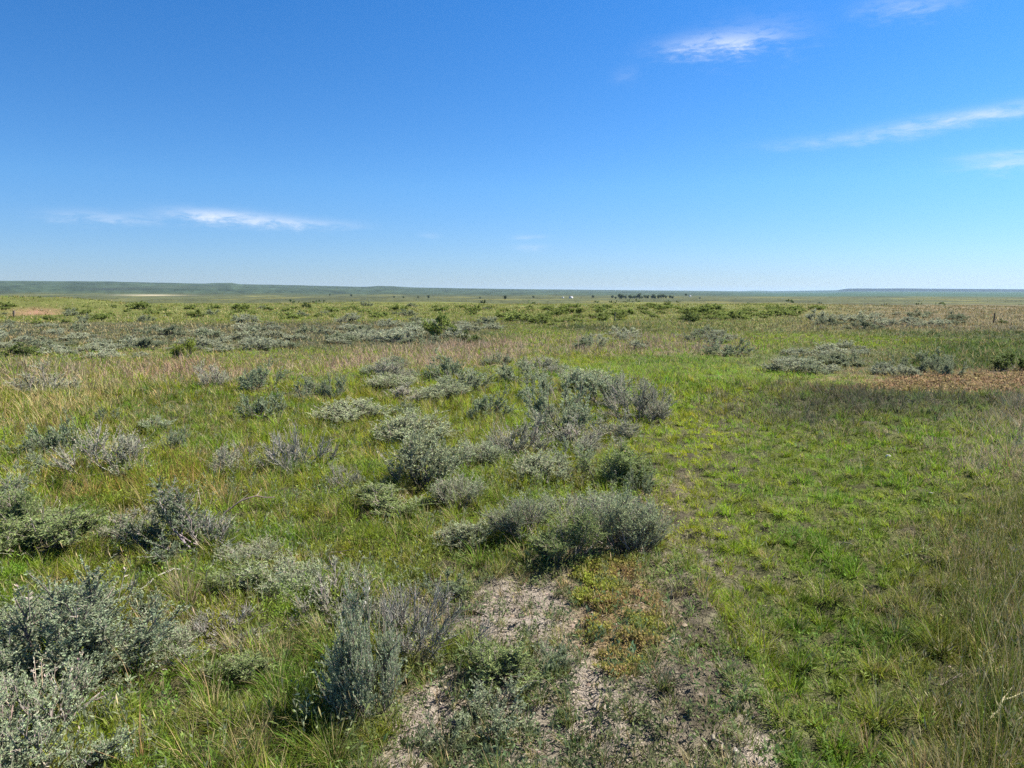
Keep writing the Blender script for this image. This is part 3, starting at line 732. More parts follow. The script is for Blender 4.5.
band([(500, 322), (505, 308), (680, 305), (690, 316), (640, 319), (560, 326)], 90, 'green_shrub', ['fgreen'], (.5, 1.1), (.32, .46),
     'small dark green shrub scattered on the far rise beyond the centre', 'shrub', 'green shrubs on the far rise')
band([(685, 321), (690, 311), (820, 307), (826, 314), (760, 319)], 56, 'green_shrub', ['fgreen'], (.6, 1.2), (.32, .46),
     'green shrub in the dense strip on the far rise right of centre', 'shrub', 'green shrubs of the far strip', .6)
band([(-40, 325), (-40, 306), (350, 306), (500, 306), (480, 318), (300, 321), (120, 323)], 84, 'green_shrub', ['fgreen', 'fgreen', 'fdark'], (.6, 1.3), (.35, .55),
     'small olive green shrub on the far left rise behind the sagebrush belt', 'shrub', 'shrubs on the far left rise')
for px, py, w, h, lab in ((440, 338, 24, 22, 'bright green bush standing taller than the centre sagebrush belt'),
                          (18, 357, 28, 13, 'dark green bush at the left edge below the sagebrush belt'),
                          (1014, 371, 34, 17, 'dark green bush cut by the right edge above the orange patch'),
                          (1002, 324, 9, 5, 'lone dark shrub beside the thin post on the far right'),
                          (307, 308, 8, 5, 'lone dark shrub on the far edge of the left rise'),
                          (470, 343, 20, 10, 'dark green bush alone on the pink dry grass right of the bright bush'),
                          (690, 322, 14, 9, 'darkest shrub at the near end of the far strip')):
    place('green_shrub', 'fgreen' if px == 440 else 'fdeep', px, py, w, h, lab, 'shrub')

# ------------------------------------------------------------------ grass objects
ag, ad = Acc(), Acc()
tufts(ag, ad, 30000, 1.3, 5, 1.0, 11, 1, .018, .0026, .135)
tufts(ag, ad, 58000, 5, 14, 1.3, 8, 1, .026, .003, .17)
tufts(ag, ad, 42000, 14, 45, 1.6, 6, 1, .05, .004)
tufts(ag, ad, 26000, 45, 125, 1.6, 5, 1.3, .12, .006)
tag(link('grass', ag.mesh('grass', [M_GRASS])), 'green prairie grass', 'grass', None, 'stuff')

def dry_stalks(acc, n, r0, r1, p):
    x, y, r = sample(n, r0, r1, p); c = cover(x, y)
    k = rng.random(n) < c['dry'] * 1.1; x, y, r = x[k], y[k], r[k]; n = len(x)
    P = np.stack([x, y, height(x, y)], 1); col = jit(c['dcol'][k] * 1.12, n, .16)
    yaw = rng.uniform(0, 6.28, n); L = c['hgt'][k] * rng.uniform(.7, 1.5, n)
    strips(acc, P, yaw, np.abs(rng.normal(.1, .3, n)), rng.normal(.25, .3, n), L, np.maximum(.0016, r * .0006), col, nseg=3)
    # little seed heads
    hd = rng.random(n) < .5
    if hd.any():
        th = .25; d = np.stack([np.cos(yaw[hd]) * th, np.sin(yaw[hd]) * th, np.ones(hd.sum())], 1); d /= np.linalg.norm(d, axis=1, keepdims=True)
        leaves(acc, P[hd] + d * L[hd][:, None] * .86, d, .05 * np.maximum(1, r[hd] * .06), .006 * np.maximum(1, r[hd] * .1), col[hd] * 1.08)
dry_stalks(ad, 9000, 1.3, 10, 1.2)
dry_stalks(ad, 20000, 10, 60, 1.5)
tag(link('dry_grass', ad.mesh('dry_grass', [M_DRY])), 'straw coloured dead grass and stalks', 'dry grass', None, 'stuff')

af = Acc()
forbs(af, 14000, 1.3, 6, 1.0)
forbs(af, 22000, 6, 30, 1.4)
def leafy_stems(acc, n, r0, r1, p, grey=False):
    x, y, r = sample(n, r0, r1, p); c = cover(x, y)
    k = rng.random(n) < c['forb'] * np.clip(.55 + 1.2 * fbm(x * 1.3, y * 1.3, 151, 2), 0, 1.4); x, y, r = x[k], y[k], r[k]; n = len(x); z = height(x, y)
    if grey:
        px, py, _ = project(x, y, z); g = (fbm(x * 1.1, y * 1.1, 161, 3) > -.06) & (px < 660 + 40 * fbm(x, y, 3)) & (r < 22) & (c['tint'][k][:, 0] < .19)
        x, y, z, r = x[g], y[g], z[g], r[g]; k = np.where(k)[0][g]; n = len(x)
    Ht = c['hgt'][k] * rng.uniform(.5, 1.15, n) * (1.1 if grey else 1); a = rng.uniform(0, 6.28, n); le = np.abs(rng.normal(0, .25, n))
    S = np.stack([np.cos(a) * np.sin(le), np.sin(a) * np.sin(le), np.cos(le)], 1)
    P = np.stack([x, y, z], 1); base = c['col'][k] * np.array((1.05, 1.0, 1.9)) + .012; base = (np.tile(np.array([[.25, .285, .165]]), (n, 1)) if grey else base) * (1 + rng.normal(0, .2, (n, 1)))
    strips(acc, P, a, le, le * 0, Ht, np.maximum(.002, r * .0006), base * .9)
    m = 9; i = np.repeat(np.arange(n), m); N = len(i)
    D = S[i] * .6 + rng.normal(0, .6, (N, 3)) + np.array([0, 0, .2]); D /= np.linalg.norm(D, axis=1, keepdims=True)
    sc = np.maximum(1, r[i] * .07)
    leaves(acc, P[i] + S[i] * (Ht[i] * rng.uniform(.15, 1.0, N))[:, None], D, rng.uniform(.016, .04, N) * sc, rng.uniform(.004, .009, N) * sc, np.clip(base[i] * (1 + rng.normal(0, .18, (N, 1))), .01, .8))
leafy_stems(af, 30000, 1.3, 7, 1.0)
leafy_stems(af, 32000, 7, 40, 1.4)
leafy_stems(af, 26000, 1.3, 7, 1.0, True)
leafy_stems(af, 26000, 7, 22, 1.2, True)
# reddish yellow mat of tiny plants at the top right of the bare soil
def mat_plants(acc, P, n, cols, hmax=.05, sz=.016, th=0.):
    W = [flat_at(*p) for p in P]; wx = [p[0] for p in W]; wy = [p[1] for p in W]
    x = rng.uniform(min(wx), max(wx), n); y = rng.uniform(min(wy), max(wy), n)
    k = poly_sd(x, y, W) + .12 * fbm(x * 5, y * 5, 5, 2) > .02; k &= fbm(x * 7, y * 7, 8, 2) > th
    x, y = x[k], y[k]; n = len(x); z = height(x, y)
    m = 6; i = np.repeat(np.arange(n), m); N = len(i)
    up = rng.uniform(.2, 1.4, N); a = rng.uniform(0, 6.28, N)
    D = np.stack([np.cos(a) * np.cos(up), np.sin(a) * np.cos(up), np.sin(up)], 1)
    Pp = np.stack([x[i] + rng.normal(0, .008, N), y[i] + rng.normal(0, .008, N), z[i] + rng.uniform(0, hmax, N)], 1)
    t = np.clip(.5 + .9 * fbm(x * 4, y * 4, 15, 2) + rng.normal(0, .25, n), 0, 1)[:, None]
    c = np.asarray(cols[0]) * (1 - t) + np.asarray(cols[1]) * t
    leaves(acc, Pp, D, sz * rng.uniform(.7, 1.3, N), sz * .5 * rng.uniform(.7, 1.3, N), np.clip(c[i] * (1 + rng.normal(0, .2, (N, 1))), .01, .8))
mat_plants(af, [(572, 665), (574, 578), (632, 566), (660, 615), (668, 680), (620, 700)], 3800, [(.30, .31, .07), (.36, .235, .13)], .03, .016, -.12)
mat_plants(af, [(575, 655), (576, 580), (610, 574), (622, 610), (600, 660)], 1700, [(.31, .36, .06), (.35, .32, .09)], .035, .016, -.12)
mat_plants(af, [(1010, 396), (840, 391), (920, 374), (1040, 374)], 4500, [(.34, .225, .135), (.29, .24, .11)], .05, .05)
mat_plants(af, [(420, 640), (480, 585), (565, 580), (575, 690), (700, 720), (770, 900), (350, 900), (390, 720)], 6500, [(.13, .165, .08), (.18, .215, .09)], .045, .016, .3)
tag(link('low_weeds', af.mesh('low_weeds', [M_GRASS])), 'low leafy weeds among the grass', 'weeds', None, 'stuff')

# scrub too far off to count
def far_scrub():
    acc = Acc(); n = 2600
    x, y, r = sample(n, 125, 2200, .9, 46); z = height(x, y)
    k = fbm(x * .006, y * .006, 201, 3) > -.15; x, y, z, r = x[k], y[k], z[k], r[k]; n = len(x)
    s = rng.uniform(.5, 1.3, n) * (1 + r * .0006); m = 9; i = np.repeat(np.arange(n), m); N = len(i)
    D = rng.normal(0, .7, (N, 3)) + np.array([0, 0, .5]); D /= np.linalg.norm(D, axis=1, keepdims=True)
    P = np.stack([x[i] + rng.normal(0, .35, N) * s[i], y[i] + rng.normal(0, .35, N) * s[i], z[i] + rng.uniform(0, .25, N) * s[i]], 1)
    leaves(acc, P, D, .55 * s[i], .35 * s[i], jit((.10, .125, .055), N, .25))
    tag(link('distant_scrub', acc.mesh('distant_scrub', [M_GREEN])), 'low dark scrub dotted over the far plain', 'scrub', None, 'stuff')
far_scrub()

# tall grass at the lower right
def tall_grass():
    acc = Acc()
    W = [flat_at(*p) for p in [(915, 850), (930, 620), (950, 545), (1010, 500), (1250, 520), (1500, 700), (1400, 850)]]
    x = rng.uniform(.6, 4.6, 25000); y = rng.uniform(1.5, 6.5, 25000)
    sd = poly_sd(x, y, W) + .25 * fbm(x * 1.5, y * 1.5, 55, 2)
    k = rng.random(len(x)) < np.clip(sd * 3 + .15, 0, 1); x, y = x[k], y[k]; n = len(x)
    P = np.stack([x, y, height(x, y)], 1)
    isd = rng.random(n) < .42
    col = np.where(isd[:, None], jit((.40, .345, .17), n, .2), jit((.175, .215, .035), n, .2))
    yaw = rng.normal(.4, 1.5, n); L = rng.uniform(.2, .58, n) * np.clip(.55 + sd[k], .5, 1)
    strips(acc, P, yaw, np.abs(rng.normal(.06, .12, n)), np.abs(rng.normal(.3, .25, n)), L, rng.uniform(.0018, .004, n), col, nseg=4)
    hd = rng.random(n) < .22; m = int(hd.sum())
    q = P[hd] + np.stack([np.cos(yaw[hd]) * .2, np.sin(yaw[hd]) * .2, np.ones(m)], 1) * (L[hd] * .93)[:, None]
    for j in range(5):
        D = np.stack([np.cos(yaw[hd]) * .5, np.sin(yaw[hd]) * .5, np.ones(m)], 1) + rng.normal(0, .35, (m, 3)); D /= np.linalg.norm(D, axis=1, keepdims=True)
        leaves(acc, q + D * .012 * j + np.array([0, 0, -.01 * j]), D, .022, .004, jit((.36, .31, .17), m))
    tag(link('tall_grass', acc.mesh('tall_grass', [M_DRY])), 'tall thin grass with straw seed heads', 'tall grass', None, 'stuff')
tall_grass()

# litter on the bare soil: twig bits, dead leaves, crumbs
def litter():
    acc = Acc()
    x, y, r = sample(60000, 1.4, 9, 1.0); c = cover(x, y)
    soil = np.clip((c['tint'][:, 0] - .10) * 6, 0.02, 1); k = rng.random(len(x)) < soil * .75
    x, y, r = x[k], y[k], r[k]; n = len(x); z = height(x, y)
    P = np.stack([x, y, z + .003], 1); a = rng.uniform(0, 6.28, n)
    D = np.stack([np.cos(a), np.sin(a), rng.normal(.05, .2, n)], 1)
    t = rng.random(n)[:, None]
    col = np.where(t < .45, np.array((.12, .095, .07)), np.where(t < .75, np.array((.25, .2, .15)), np.array((.31, .27, .21)))) * (1 + rng.normal(0, .2, (n, 1)))
    leaves(acc, P, D, rng.uniform(.008, .035, n), rng.uniform(.003, .010, n), np.clip(col, .02, .8))
    # crumbs of soil
    x, y, r = sample(12000, 1.4, 7, .9); c = cover(x, y); k = rng.random(len(x)) < np.clip((c['tint'][:, 0] - .12) * 5, 0, 1)
    x, y = x[k], y[k]; n = len(x); z = height(x, y); s = rng.gamma(2, .0028, n)[:, None]
    oct_ = np.array([(1, 0, 0), (-1, 0, 0), (0, 1, 0), (0, -1, 0), (0, 0, .7), (0, 0, -.7)], float)
    V = np.stack([x, y, z], 1)[:, None] + oct_[None] * s[:, None] * rng.uniform(.6, 1.3, (n, 6, 1))
    T = np.arange(n)[:, None, None] * 6 + np.array([(0, 2, 4), (2, 1, 4), (1, 3, 4), (3, 0, 4)])[None]
    acc.add(V, T, np.repeat(jit((.25, .205, .16), n, .2)[:, None], 6, 1))
    tag(link('plant_litter', acc.mesh('plant_litter', [M_LITTER])), 'dead leaf bits, twigs and soil crumbs on the bare ground', 'litter', None, 'stuff')
litter()

# ------------------------------------------------------------------ fallen sticks, stubs, stones
def stick(px0, py0, px1, py1, rad, lift, label, col=(.27, .24, .195), name='fallen_twig', forks=2):
    a = np.array(ground_at(px0, py0)); b = np.array(ground_at(px1, py1))
    K = 7; t = np.linspace(0, 1, K)[:, None]
    p = a * (1 - t) + b * t + np.array([0, 0, 1.]) * (lift * t + .5 * lift * np.sin(t * 3.14)) + rng.normal(0, .006, (K, 3))
    p[:, 2] += .01
    o0 = a.copy(); acc = Acc()
    tubes(acc, (p - o0)[None], (rad * np.linspace(1.1, .45, K))[None], jit(col, 1), 0, 6)
    d = (b - a); L = np.linalg.norm(d)
    for j in range(forks):
        k = rng.integers(2, K - 1); dirn = d / L + rng.normal(0, .5, 3); dirn[2] = abs(dirn[2]) * .6
        q = p[k] - o0 + np.linspace(0, 1, 4)[:, None] * dirn * L * rng.uniform(.15, .32)
        tubes(acc, q[None], (rad * np.linspace(.55, .2, 4))[None], jit(col, 1), 0, 5)
    o = link(name, acc.mesh(name, [M_WOOD], True)); o.location = o0
    tag(o, label, 'twig', 'fallen twigs')
stick(222, 518, 275, 514, .006, .12, 'long bleached twig arching out to the right of the half bare sagebrush')
stick(140, 592, 182, 578, .006, .05, 'pale straight twig in the grass below the half bare sagebrush')
stick(205, 470, 228, 446, .006, .05, 'pale stick leaning up out of the dry reddish grey bush')
stick(300, 560, 345, 560, .005, .03, 'thin grey twig lying in grass above the grey twiggy bush')
stick(60, 735, 108, 712, .007, .06, 'bare grey twig slanting through the bottom left sagebrush')
stick(712, 742, 728, 760, .008, .01, 'thick weathered twig at the bottom edge, between grass and bare soil', (.2, .17, .14))
stick(934, 690, 965, 682, .005, .012, 'grey dead twig lying before the tall grass, lower right', (.2, .18, .15))
stick(985, 735, 1023, 712, .005, .08, 'straw coloured stem slanting across the lower right corner', (.42, .36, .22))
stick(455, 612, 490, 618, .007, .005, 'short dark twig lying flat at the top of the bare soil', (.13, .11, .09), forks=0)
stick(885, 565, 930, 553, .004, .02, 'bleached stem lying across the short grass at right', (.36, .33, .24))
stick(830, 545, 868, 552, .004, .02, 'pale bent stem lying on the right meadow', (.34, .31, .22))
stick(364, 616, 369, 602, .013, .06, 'bleached split stub standing in the grey twiggy bush', (.36, .34, .30), 'wood_stub', 1)

def stone(px, py, w, label, col=(.6, .57, .53)):
    x, y, z = ground_at(px, py); dep = y
    s = w * dep / F / 2
    import bmesh
    bm = bmesh.new(); bmesh.ops.create_icosphere(bm, subdivisions=3, radius=1)
    for v in bm.verts:
        n = perlin(np.array([v.co.x * 1.4 + px]), np.array([v.co.y * 1.4 + v.co.z * 1.7]), 3)[0]
        v.co *= 1 + .35 * n
        v.co.x *= s; v.co.y *= s * .8; v.co.z *= s * .65
    me = bpy.data.meshes.new('stone'); bm.to_mesh(me); bm.free()
    c = np.ones((len(me.vertices), 4), np.float32); c[:, :3] = jit(col, len(me.vertices), .08, .02)
    me.attributes.new('tint', 'FLOAT_COLOR', 'POINT').data.foreach_set('color', c.ravel())
    me.materials.append(M_LITTER); me.polygons.foreach_set('use_smooth', np.ones(len(me.polygons), bool))
    o = link('stone', me); o.location = (x, y, z + s * .3); tag(o, label, 'stone', 'pale stones in the grass')
stone(888, 457, 5.5, 'white stone beside a dark hole in the right meadow')
stone(931, 494, 4, 'small grey white stone below the dark hole on the right meadow', (.5, .47, .42))
stone(860, 530, 3.5, 'tiny white stone by the bent pale stems', (.7, .68, .64))
stone(617, 460, 3, 'tiny white stone at the foot of the small leafy bush by the path', (.65, .62, .58))
stone(735, 752, 9, 'flat beige stone in the soil at the bottom edge', (.42, .37, .31))

# ------------------------------------------------------------------ far things: trees, farm, posts
M_BARK = leafy('bark', 0, .95, .1, .05)
def tree_proto(seed, spread, tall):
    global rng
    old = rng; rng = np.random.default_rng(seed)
    T = Acc(); C = Acc()
    t = np.linspace(0, 1, 5)[:, None]
    trunk = np.array([0, 0, -.02]) * (1 - t) + np.array([rng.normal(0, .03), rng.normal(0, .03), .62]) * t + rng.normal(0, .008, (5, 3)) * (t > 0)
    tubes(T, trunk[None], np.array([[.032, .027, .022, .015, .009]]), jit((.14, .12, .10), 1), 0, 6)
    nb = 11; k = rng.uniform(.3, 1, nb); b = np.stack([np.interp(k, t[:, 0], trunk[:, j]) for j in range(3)], 1)
    a = rng.uniform(0, 6.28, nb); e = np.stack([np.cos(a) * spread * rng.uniform(.5, 1, nb), np.sin(a) * spread * rng.uniform(.5, 1, nb), rng.uniform(.35, .95, nb) * tall], 1)
    q = np.linspace(0, 1, 4)[None, :, None]
    tubes(T, b[:, None] * (1 - q) + e[:, None] * q, np.array([[.012, .009, .006, .003]]) * np.ones((nb, 1)), jit((.14, .12, .10), nb), 0, 4)
    ctr = np.concatenate([e, b[:, :] * .4 + e * .6, np.array([[0, 0, .85 * tall]])]); m = len(ctr)
    n = 1500; i = rng.integers(0, m, n); d = rng.normal(size=(n, 3)); d /= np.linalg.norm(d, axis=1, keepdims=True)
    P = ctr[i] + d * (rng.uniform(.4, 1, n) * rng.uniform(.10, .19, m)[i])[:, None]
    leaves(C, P, d * .6 + rng.normal(0, .5, (n, 3)), .06, .04, jit((.075, .105, .045), n, .2) * (1 + rng.normal(0, .15, m))[i][:, None])
    rng = old
    return T.mesh('trunk', [M_BARK]), C.mesh('crown', [M_GREEN])
TP = [tree_proto(301, .22, .9), tree_proto(302, .3, .85), tree_proto(303, .16, 1.0), tree_proto(304, .36, .75)]
def tree(px, py, hpx, label, group, k, wide=1.0):
    x, y, z = ground_at(px, py, 900); s = hpx * y / F
    o = link('tree', None); link('trunk', TP[k % 4][0], o); link('crown', TP[k % 4][1], o)
    o.location = (x, y, z); o.scale = (s * wide, s * wide, s); o.rotation_euler = (0, 0, k * 1.7); tag(o, label, 'tree', group)
for k in range(24):
    px = 613 + k * 2.55 + random.uniform(-1.4, 1.4)
    tree(px, 299.0 + random.uniform(-.5, .4), random.uniform(2.4, 5.6), 'dark green tree in the long far tree line on the plain right of centre', 'trees of the far tree line', k, 1.5)
for k, (px, py, h, lab) in enumerate((
        (505, 300.2, 5, 'lone round tree on the plain left of the small white buildings'),
        (428, 299, 4, 'larger one of two lone trees on the plain left of centre'),
        (418, 298.6, 2.6, 'low tree just left of the larger lone tree on the plain'),
        (403, 298.4, 3, 'small lone tree on the plain, right of the pale field'),
        (394, 298.4, 2.6, 'smallest lone tree beside the pale field'),
        (351, 297, 3, 'lone tree above the pale field strip'),
        (330, 296, 2.4, 'tiny lone tree on the lower hill slope left of centre'),
        (533, 298, 3, 'lone tree just left of the small white buildings'),
        (593, 298.4, 3.4, 'lone tree between the white buildings and the tree line'),
        (686, 296.4, 3, 'lone tree just right of the tree line'),
        (700, 299.4, 2.6, 'low tree farther right of the tree line'),
        (480, 298.8, 2.6, 'tiny tree between the two lone trees and the round one'))):
    tree(px, py, h, lab, 'lone trees on the plain', k, 1.3)

def simple_mat(name, col, rough=.8):
    m, nt, out = nodes(name); N, Lk = nt.nodes, nt.links
    ge = N.new('ShaderNodeNewGeometry'); nz = N.new('ShaderNodeTexNoise'); nz.inputs['Scale'].default_value = 3
    Lk.new(ge.outputs['Position'], nz.inputs['Vector'])
    mx = N.new('ShaderNodeMix'); mx.data_type = 'RGBA'; mx.inputs[6].default_value = (*[c * .85 for c in col], 1); mx.inputs[7].default_value = (*col, 1)
    Lk.new(nz.outputs[0], mx.inputs[0])
    p = N.new('ShaderNodeBsdfPrincipled'); p.inputs['Roughness'].default_value = rough; Lk.new(mx.outputs[2], p.inputs['Base Color']); Lk.new(p.outputs[0], out.inputs[0])
    return m
M_WHITE = simple_mat('white_paint', (.8, .8, .78)); M_ROOF = simple_mat('roof_metal', (.33, .34, .36), .5); M_POST = simple_mat('post_wood', (.10, .085, .07)); M_DOOR = simple_mat('dark_door', (.08, .07, .06))
def box(x0, x1, y0, y1, z0, z1):
    V = np.array([(x, y, z) for x in (x0, x1) for y in (y0, y1) for z in (z0, z1)], float)
    Q = np.array([(0, 1, 3, 2), (4, 6, 7, 5), (0, 4, 5, 1), (2, 3, 7, 6), (0, 2, 6, 4), (1, 5, 7, 3)])
    return V, Q
def barn(px, py, w, h, rz, label):
    x, y, z = ground_at(px, py, 900)
    o = link('farm_building', None); o.location = (x, y, z); o.rotation_euler = (0, 0, rz); tag(o, label, 'building', 'white farm buildings')
    V, Q = box(-w / 2, w / 2, -h * .6, h * .6, -.5, h * .62); link('wall', make_mesh('wall', V, Q, None, [M_WHITE]), o)
    e = .3; V = np.array([(-w/2-e, -h*.6-e, h*.6), (w/2+e, -h*.6-e, h*.6), (w/2+e, h*.6+e, h*.6), (-w/2-e, h*.6+e, h*.6), (-w/2-e, 0, h), (w/2+e, 0, h)], float)
    T = np.array([(0, 1, 5), (0, 5, 4), (2, 3, 4), (2, 4, 5), (3, 0, 4), (1, 2, 5), (0, 3, 2), (0, 2, 1)])
    link('roof', make_mesh('roof', V, T, None, [M_ROOF]), o)
    V, Q = box(-w * .1, w * .1, -h * .6 - .06, -h * .6 + .02, 0, h * .45); link('door', make_mesh('door', V, Q, None, [M_DOOR]), o)
barn(571, 298.4, 9, 6, .3, 'larger white farm building far out on the plain')
barn(563, 298.2, 5, 4, -.2, 'small white farm building left of the larger one')
barn(690, 296.6, 6, 4.5, .1, 'white farm building farthest right, beyond the tree line')

def post(px, py, hpx, r, label, wires=False):
    x, y, z = ground_at(px, py); h = hpx * y / F
    acc = Acc(); t = np.linspace(0, 1, 5)[:, None]
    p = np.array([0, 0, -.1]) * (1 - t) + np.array([.03, 0, h]) * t
    tubes(acc, p[None], np.full((1, 5), r), jit((.13, .11, .09), 1), 0, 8)
    tubes(acc, np.array([[(.03, 0, h - .02), (.03, 0, h), (.03, 0, h + .001)]]), np.array([[r * .99, r * .7, .001]]), jit((.16, .14, .12), 1), 0, 8)
    o = link('fence_post', acc.mesh('fence_post', [M_WOOD], True)); o.location = (x, y, z); tag(o, label, 'post', 'fence posts')
post(14, 316.5, 6, .09, 'short dark post at the left end of the red earth cut')
post(993.5, 323, 10, .035, 'thin tall post on the brown grassland at far right')
post(614.5, 321, 9, .03, 'thin post among the green shrubs on the far rise')

# ------------------------------------------------------------------ light, sky, air
SUN_AZ, SUN_EL = math.radians(72), math.radians(50)      # azimuth clockwise from the viewing direction
sd = bpy.data.lights.new('sun', 'SUN'); sd.energy = 5.0; sd.angle = math.radians(.53); sd.color = (1, .94, .84)
so = link('sun', sd)
from mathutils import Vector
dirv = Vector((math.sin(SUN_AZ) * math.cos(SUN_EL), math.cos(SUN_AZ) * math.cos(SUN_EL), math.sin(SUN_EL)))
so.rotation_euler = (-dirv).to_track_quat('-Z', 'Y').to_euler(); so.location = (20, 10, 30)

W = bpy.data.worlds.new('World'); SC.world = W; W.use_nodes = True
nt = W.node_tree; nt.nodes.clear(); N, Lk = nt.nodes, nt.links
wo = N.new('ShaderNodeOutputWorld'); bg = N.new('ShaderNodeBackground')
sky = N.new('ShaderNodeTexSky'); sky.sky_type = 'NISHITA'; sky.sun_disc = False
sky.sun_elevation = SUN_EL; sky.sun_rotation = SUN_AZ; sky.altitude = 1200; sky.air_density = 1.0; sky.dust_density = .05; sky.ozone_density = 2.5
hs = N.new('ShaderNodeHueSaturation'); hs.inputs['Saturation'].default_value = 1.22; hs.inputs['Value'].default_value = 1.0
tn = N.new('ShaderNodeVectorMath'); tn.operation = 'MULTIPLY'; Lk.new(sky.outputs[0], tn.inputs[0]); Lk.new(hs.outputs[0], tn.inputs[0]); Lk.new(sky.outputs[0], hs.inputs['Color'])
# thin high clouds, laid out by compass direction and elevation
tc = N.new('ShaderNodeTexCoord'); sx = N.new('ShaderNodeSeparateXYZ'); Lk.new(tc.outputs['Generated'], sx.inputs[0])
def M(op, a, b=None, c=None):
    n = N.new('ShaderNodeMath'); n.operation = op
    for i, v in enumerate((a, b, c)):
        if v is None: continue
        if isinstance(v, (int, float)): n.inputs[i].default_value = v
        else: Lk.new(v, n.inputs[i])
    return n.outputs[0]
azn = M('MULTIPLY', M('ARCTAN2', sx.outputs[0], sx.outputs[1]), 180 / math.pi)
eln = M('MULTIPLY', M('ARCSINE', sx.outputs[2]), 180 / math.pi)
# colour of the low sky: deep clear blue that pales without glare towards the horizon, a little deeper away from the sun; unseen upper sky dimmed to cut fill light
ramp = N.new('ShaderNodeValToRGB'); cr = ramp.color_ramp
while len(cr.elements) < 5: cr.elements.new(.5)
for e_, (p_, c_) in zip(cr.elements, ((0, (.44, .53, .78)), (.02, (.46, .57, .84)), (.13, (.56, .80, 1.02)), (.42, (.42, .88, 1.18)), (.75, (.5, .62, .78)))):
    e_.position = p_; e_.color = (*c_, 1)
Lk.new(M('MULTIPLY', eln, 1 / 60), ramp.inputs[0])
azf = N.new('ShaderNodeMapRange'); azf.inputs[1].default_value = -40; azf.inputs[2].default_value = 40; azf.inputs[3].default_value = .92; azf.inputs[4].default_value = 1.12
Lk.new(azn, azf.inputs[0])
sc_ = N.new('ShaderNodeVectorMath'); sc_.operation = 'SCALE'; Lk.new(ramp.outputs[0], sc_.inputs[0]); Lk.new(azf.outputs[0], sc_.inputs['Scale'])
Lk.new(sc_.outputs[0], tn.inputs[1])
def azel(px, py):
    d = ray(px, py); return math.degrees(math.atan2(d[0], d[1])), math.degrees(math.asin(d[2]))
cb = N.new('ShaderNodeCombineXYZ'); Lk.new(M('MULTIPLY', azn, .35), cb.inputs[0]); Lk.new(M('MULTIPLY', eln, 1.3), cb.inputs[1])
wn = N.new('ShaderNodeTexNoise'); wn.inputs['Scale'].default_value = 1.5; wn.inputs['Detail'].default_value = 10; wn.inputs['Roughness'].default_value = .68; wn.inputs['Distortion'].default_value = .25; Lk.new(cb.outputs[0], wn.inputs['Vector'])
cb2 = N.new('ShaderNodeCombineXYZ'); Lk.new(M('MULTIPLY', azn, .12), cb2.inputs[0]); Lk.new(M('MULTIPLY', eln, .45), cb2.inputs[1])
wn2 = N.new('ShaderNodeTexNoise'); wn2.inputs['Scale'].default_value = 1.0; wn2.inputs['Detail'].default_value = 3; Lk.new(cb2.outputs[0], wn2.inputs['Vector'])
warp = M('MULTIPLY', M('SUBTRACT', wn.outputs[0], .5), 3.2)
total = None
def cloud(x0, y0, x1, y1, thick, op, edge=1.0, one=0):
    """streak from (x0,y0) to (x1,y1); thick in px"""
    global total
    a0, e0 = azel(x0, y0); a1, e1 = azel(x1, y1)
    ca, ce = (a0 + a1) / 2, (e0 + e1) / 2; L = math.hypot(a1 - a0, e1 - e0) / 2; ux, uy = (a1 - a0) / (2 * L), (e1 - e0) / (2 * L)
    T = thick * .077
    da, de = M('SUBTRACT', azn, ca), M('SUBTRACT', eln, ce)
    u = M('DIVIDE', M('ADD', M('MULTIPLY', da, ux), M('MULTIPLY', de, uy)), L)
    v = M('DIVIDE', M('ADD', M('ADD', M('MULTIPLY', da, -uy), M('MULTIPLY', de, ux)), M('MULTIPLY', warp, edge * T * .9)), T)
    d = M('ADD', M('POWER', M('ABSOLUTE', u), 2.6), M('MULTIPLY', v, v))
    g = M('EXPONENT', M('MULTIPLY', d, -1.4))
    tex = N.new('ShaderNodeMapRange'); tex.inputs[1].default_value = .36; tex.inputs[2].default_value = .66; tex.inputs[3].default_value = .2; tex.inputs[4].default_value = 1.2
    Lk.new(wn.outputs[0], tex.inputs[0])
    g = M('MULTIPLY', M('MULTIPLY', g, tex.outputs[0]), op * .86)
    total = g if total is None else M('ADD', total, g)
cloud(655, 48, 775, 36, 9, .62); cloud(690, 44, 815, 26, 16, .22, 1.5); cloud(610, 78, 640, 70, 8, .1); cloud(855, 8, 965, -2, 10, .32)
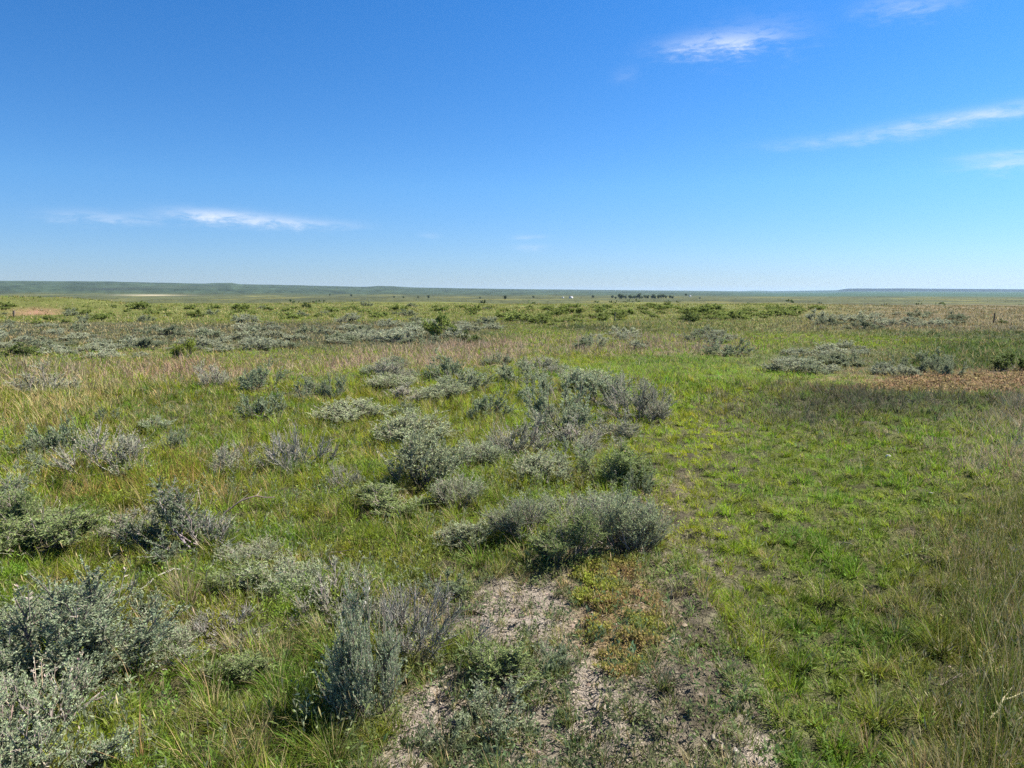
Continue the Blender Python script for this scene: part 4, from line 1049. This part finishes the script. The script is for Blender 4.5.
cloud(860, 134, 1110, 92, 7, .62, .4); cloud(760, 146, 930, 132, 6, .25, .5); cloud(960, 164, 1090, 158, 8, .5); cloud(955, 158, 1090, 146, 2.5, .3)
cloud(163, 212, 315, 224, 7, .72, .8); cloud(165, 214, 250, 216, 6, .4, .8); cloud(250, 222, 365, 225, 5, .32); cloud(40, 214, 160, 220, 6, .38); cloud(510, 237, 550, 237, 2.5, .22); cloud(512, 247, 552, 248, 3.5, .25); cloud(418, 235, 442, 236, 3, .16)
al = M('MINIMUM', M('MAXIMUM', total, 0), .9)
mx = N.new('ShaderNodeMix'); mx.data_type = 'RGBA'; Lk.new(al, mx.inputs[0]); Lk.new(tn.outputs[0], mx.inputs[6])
SKY_S = .0635
mx.inputs[7].default_value = (.36 / SKY_S, .40 / SKY_S, .47 / SKY_S, 1)
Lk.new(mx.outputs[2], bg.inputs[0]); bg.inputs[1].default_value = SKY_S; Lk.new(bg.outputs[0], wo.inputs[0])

# the air
V, Q = box(-34000, 34000, -34000, 34000, -190, 160)
m, mt, out = nodes('haze'); m.cycles.volume_sampling = 'DISTANCE'; pv = mt.nodes.new('ShaderNodeVolumePrincipled')
pv.inputs['Color'].default_value = (.50, .74, 1, 1); pv.inputs['Density'].default_value = 2.3e-5; pv.inputs['Anisotropy'].default_value = .2
mt.links.new(pv.outputs[0], out.inputs['Volume'])
tag(link('haze', make_mesh('haze', V, Q, None, [m])), 'thin blue haze over the distant hills', 'haze', None, 'stuff')

cd = bpy.data.cameras.new('camera'); co = link('camera', cd); SC.camera = co
cd.sensor_fit = 'HORIZONTAL'; cd.sensor_width = 36; cd.lens = 36 * F / 1024; cd.clip_start = .05; cd.clip_end = 90000
co.location = (0, 0, H); co.rotation_euler = (math.pi / 2 - PITCH, 0, 0)

SC.view_settings.view_transform = 'Standard'; SC.view_settings.look = 'None'; SC.view_settings.gamma = 1; SC.view_settings.exposure = 1.24
cy = SC.cycles
cy.max_bounces = 4; cy.diffuse_bounces = 2; cy.glossy_bounces = 1; cy.transmission_bounces = 2; cy.volume_bounces = 0; cy.transparent_max_bounces = 4
cy.use_denoising = False
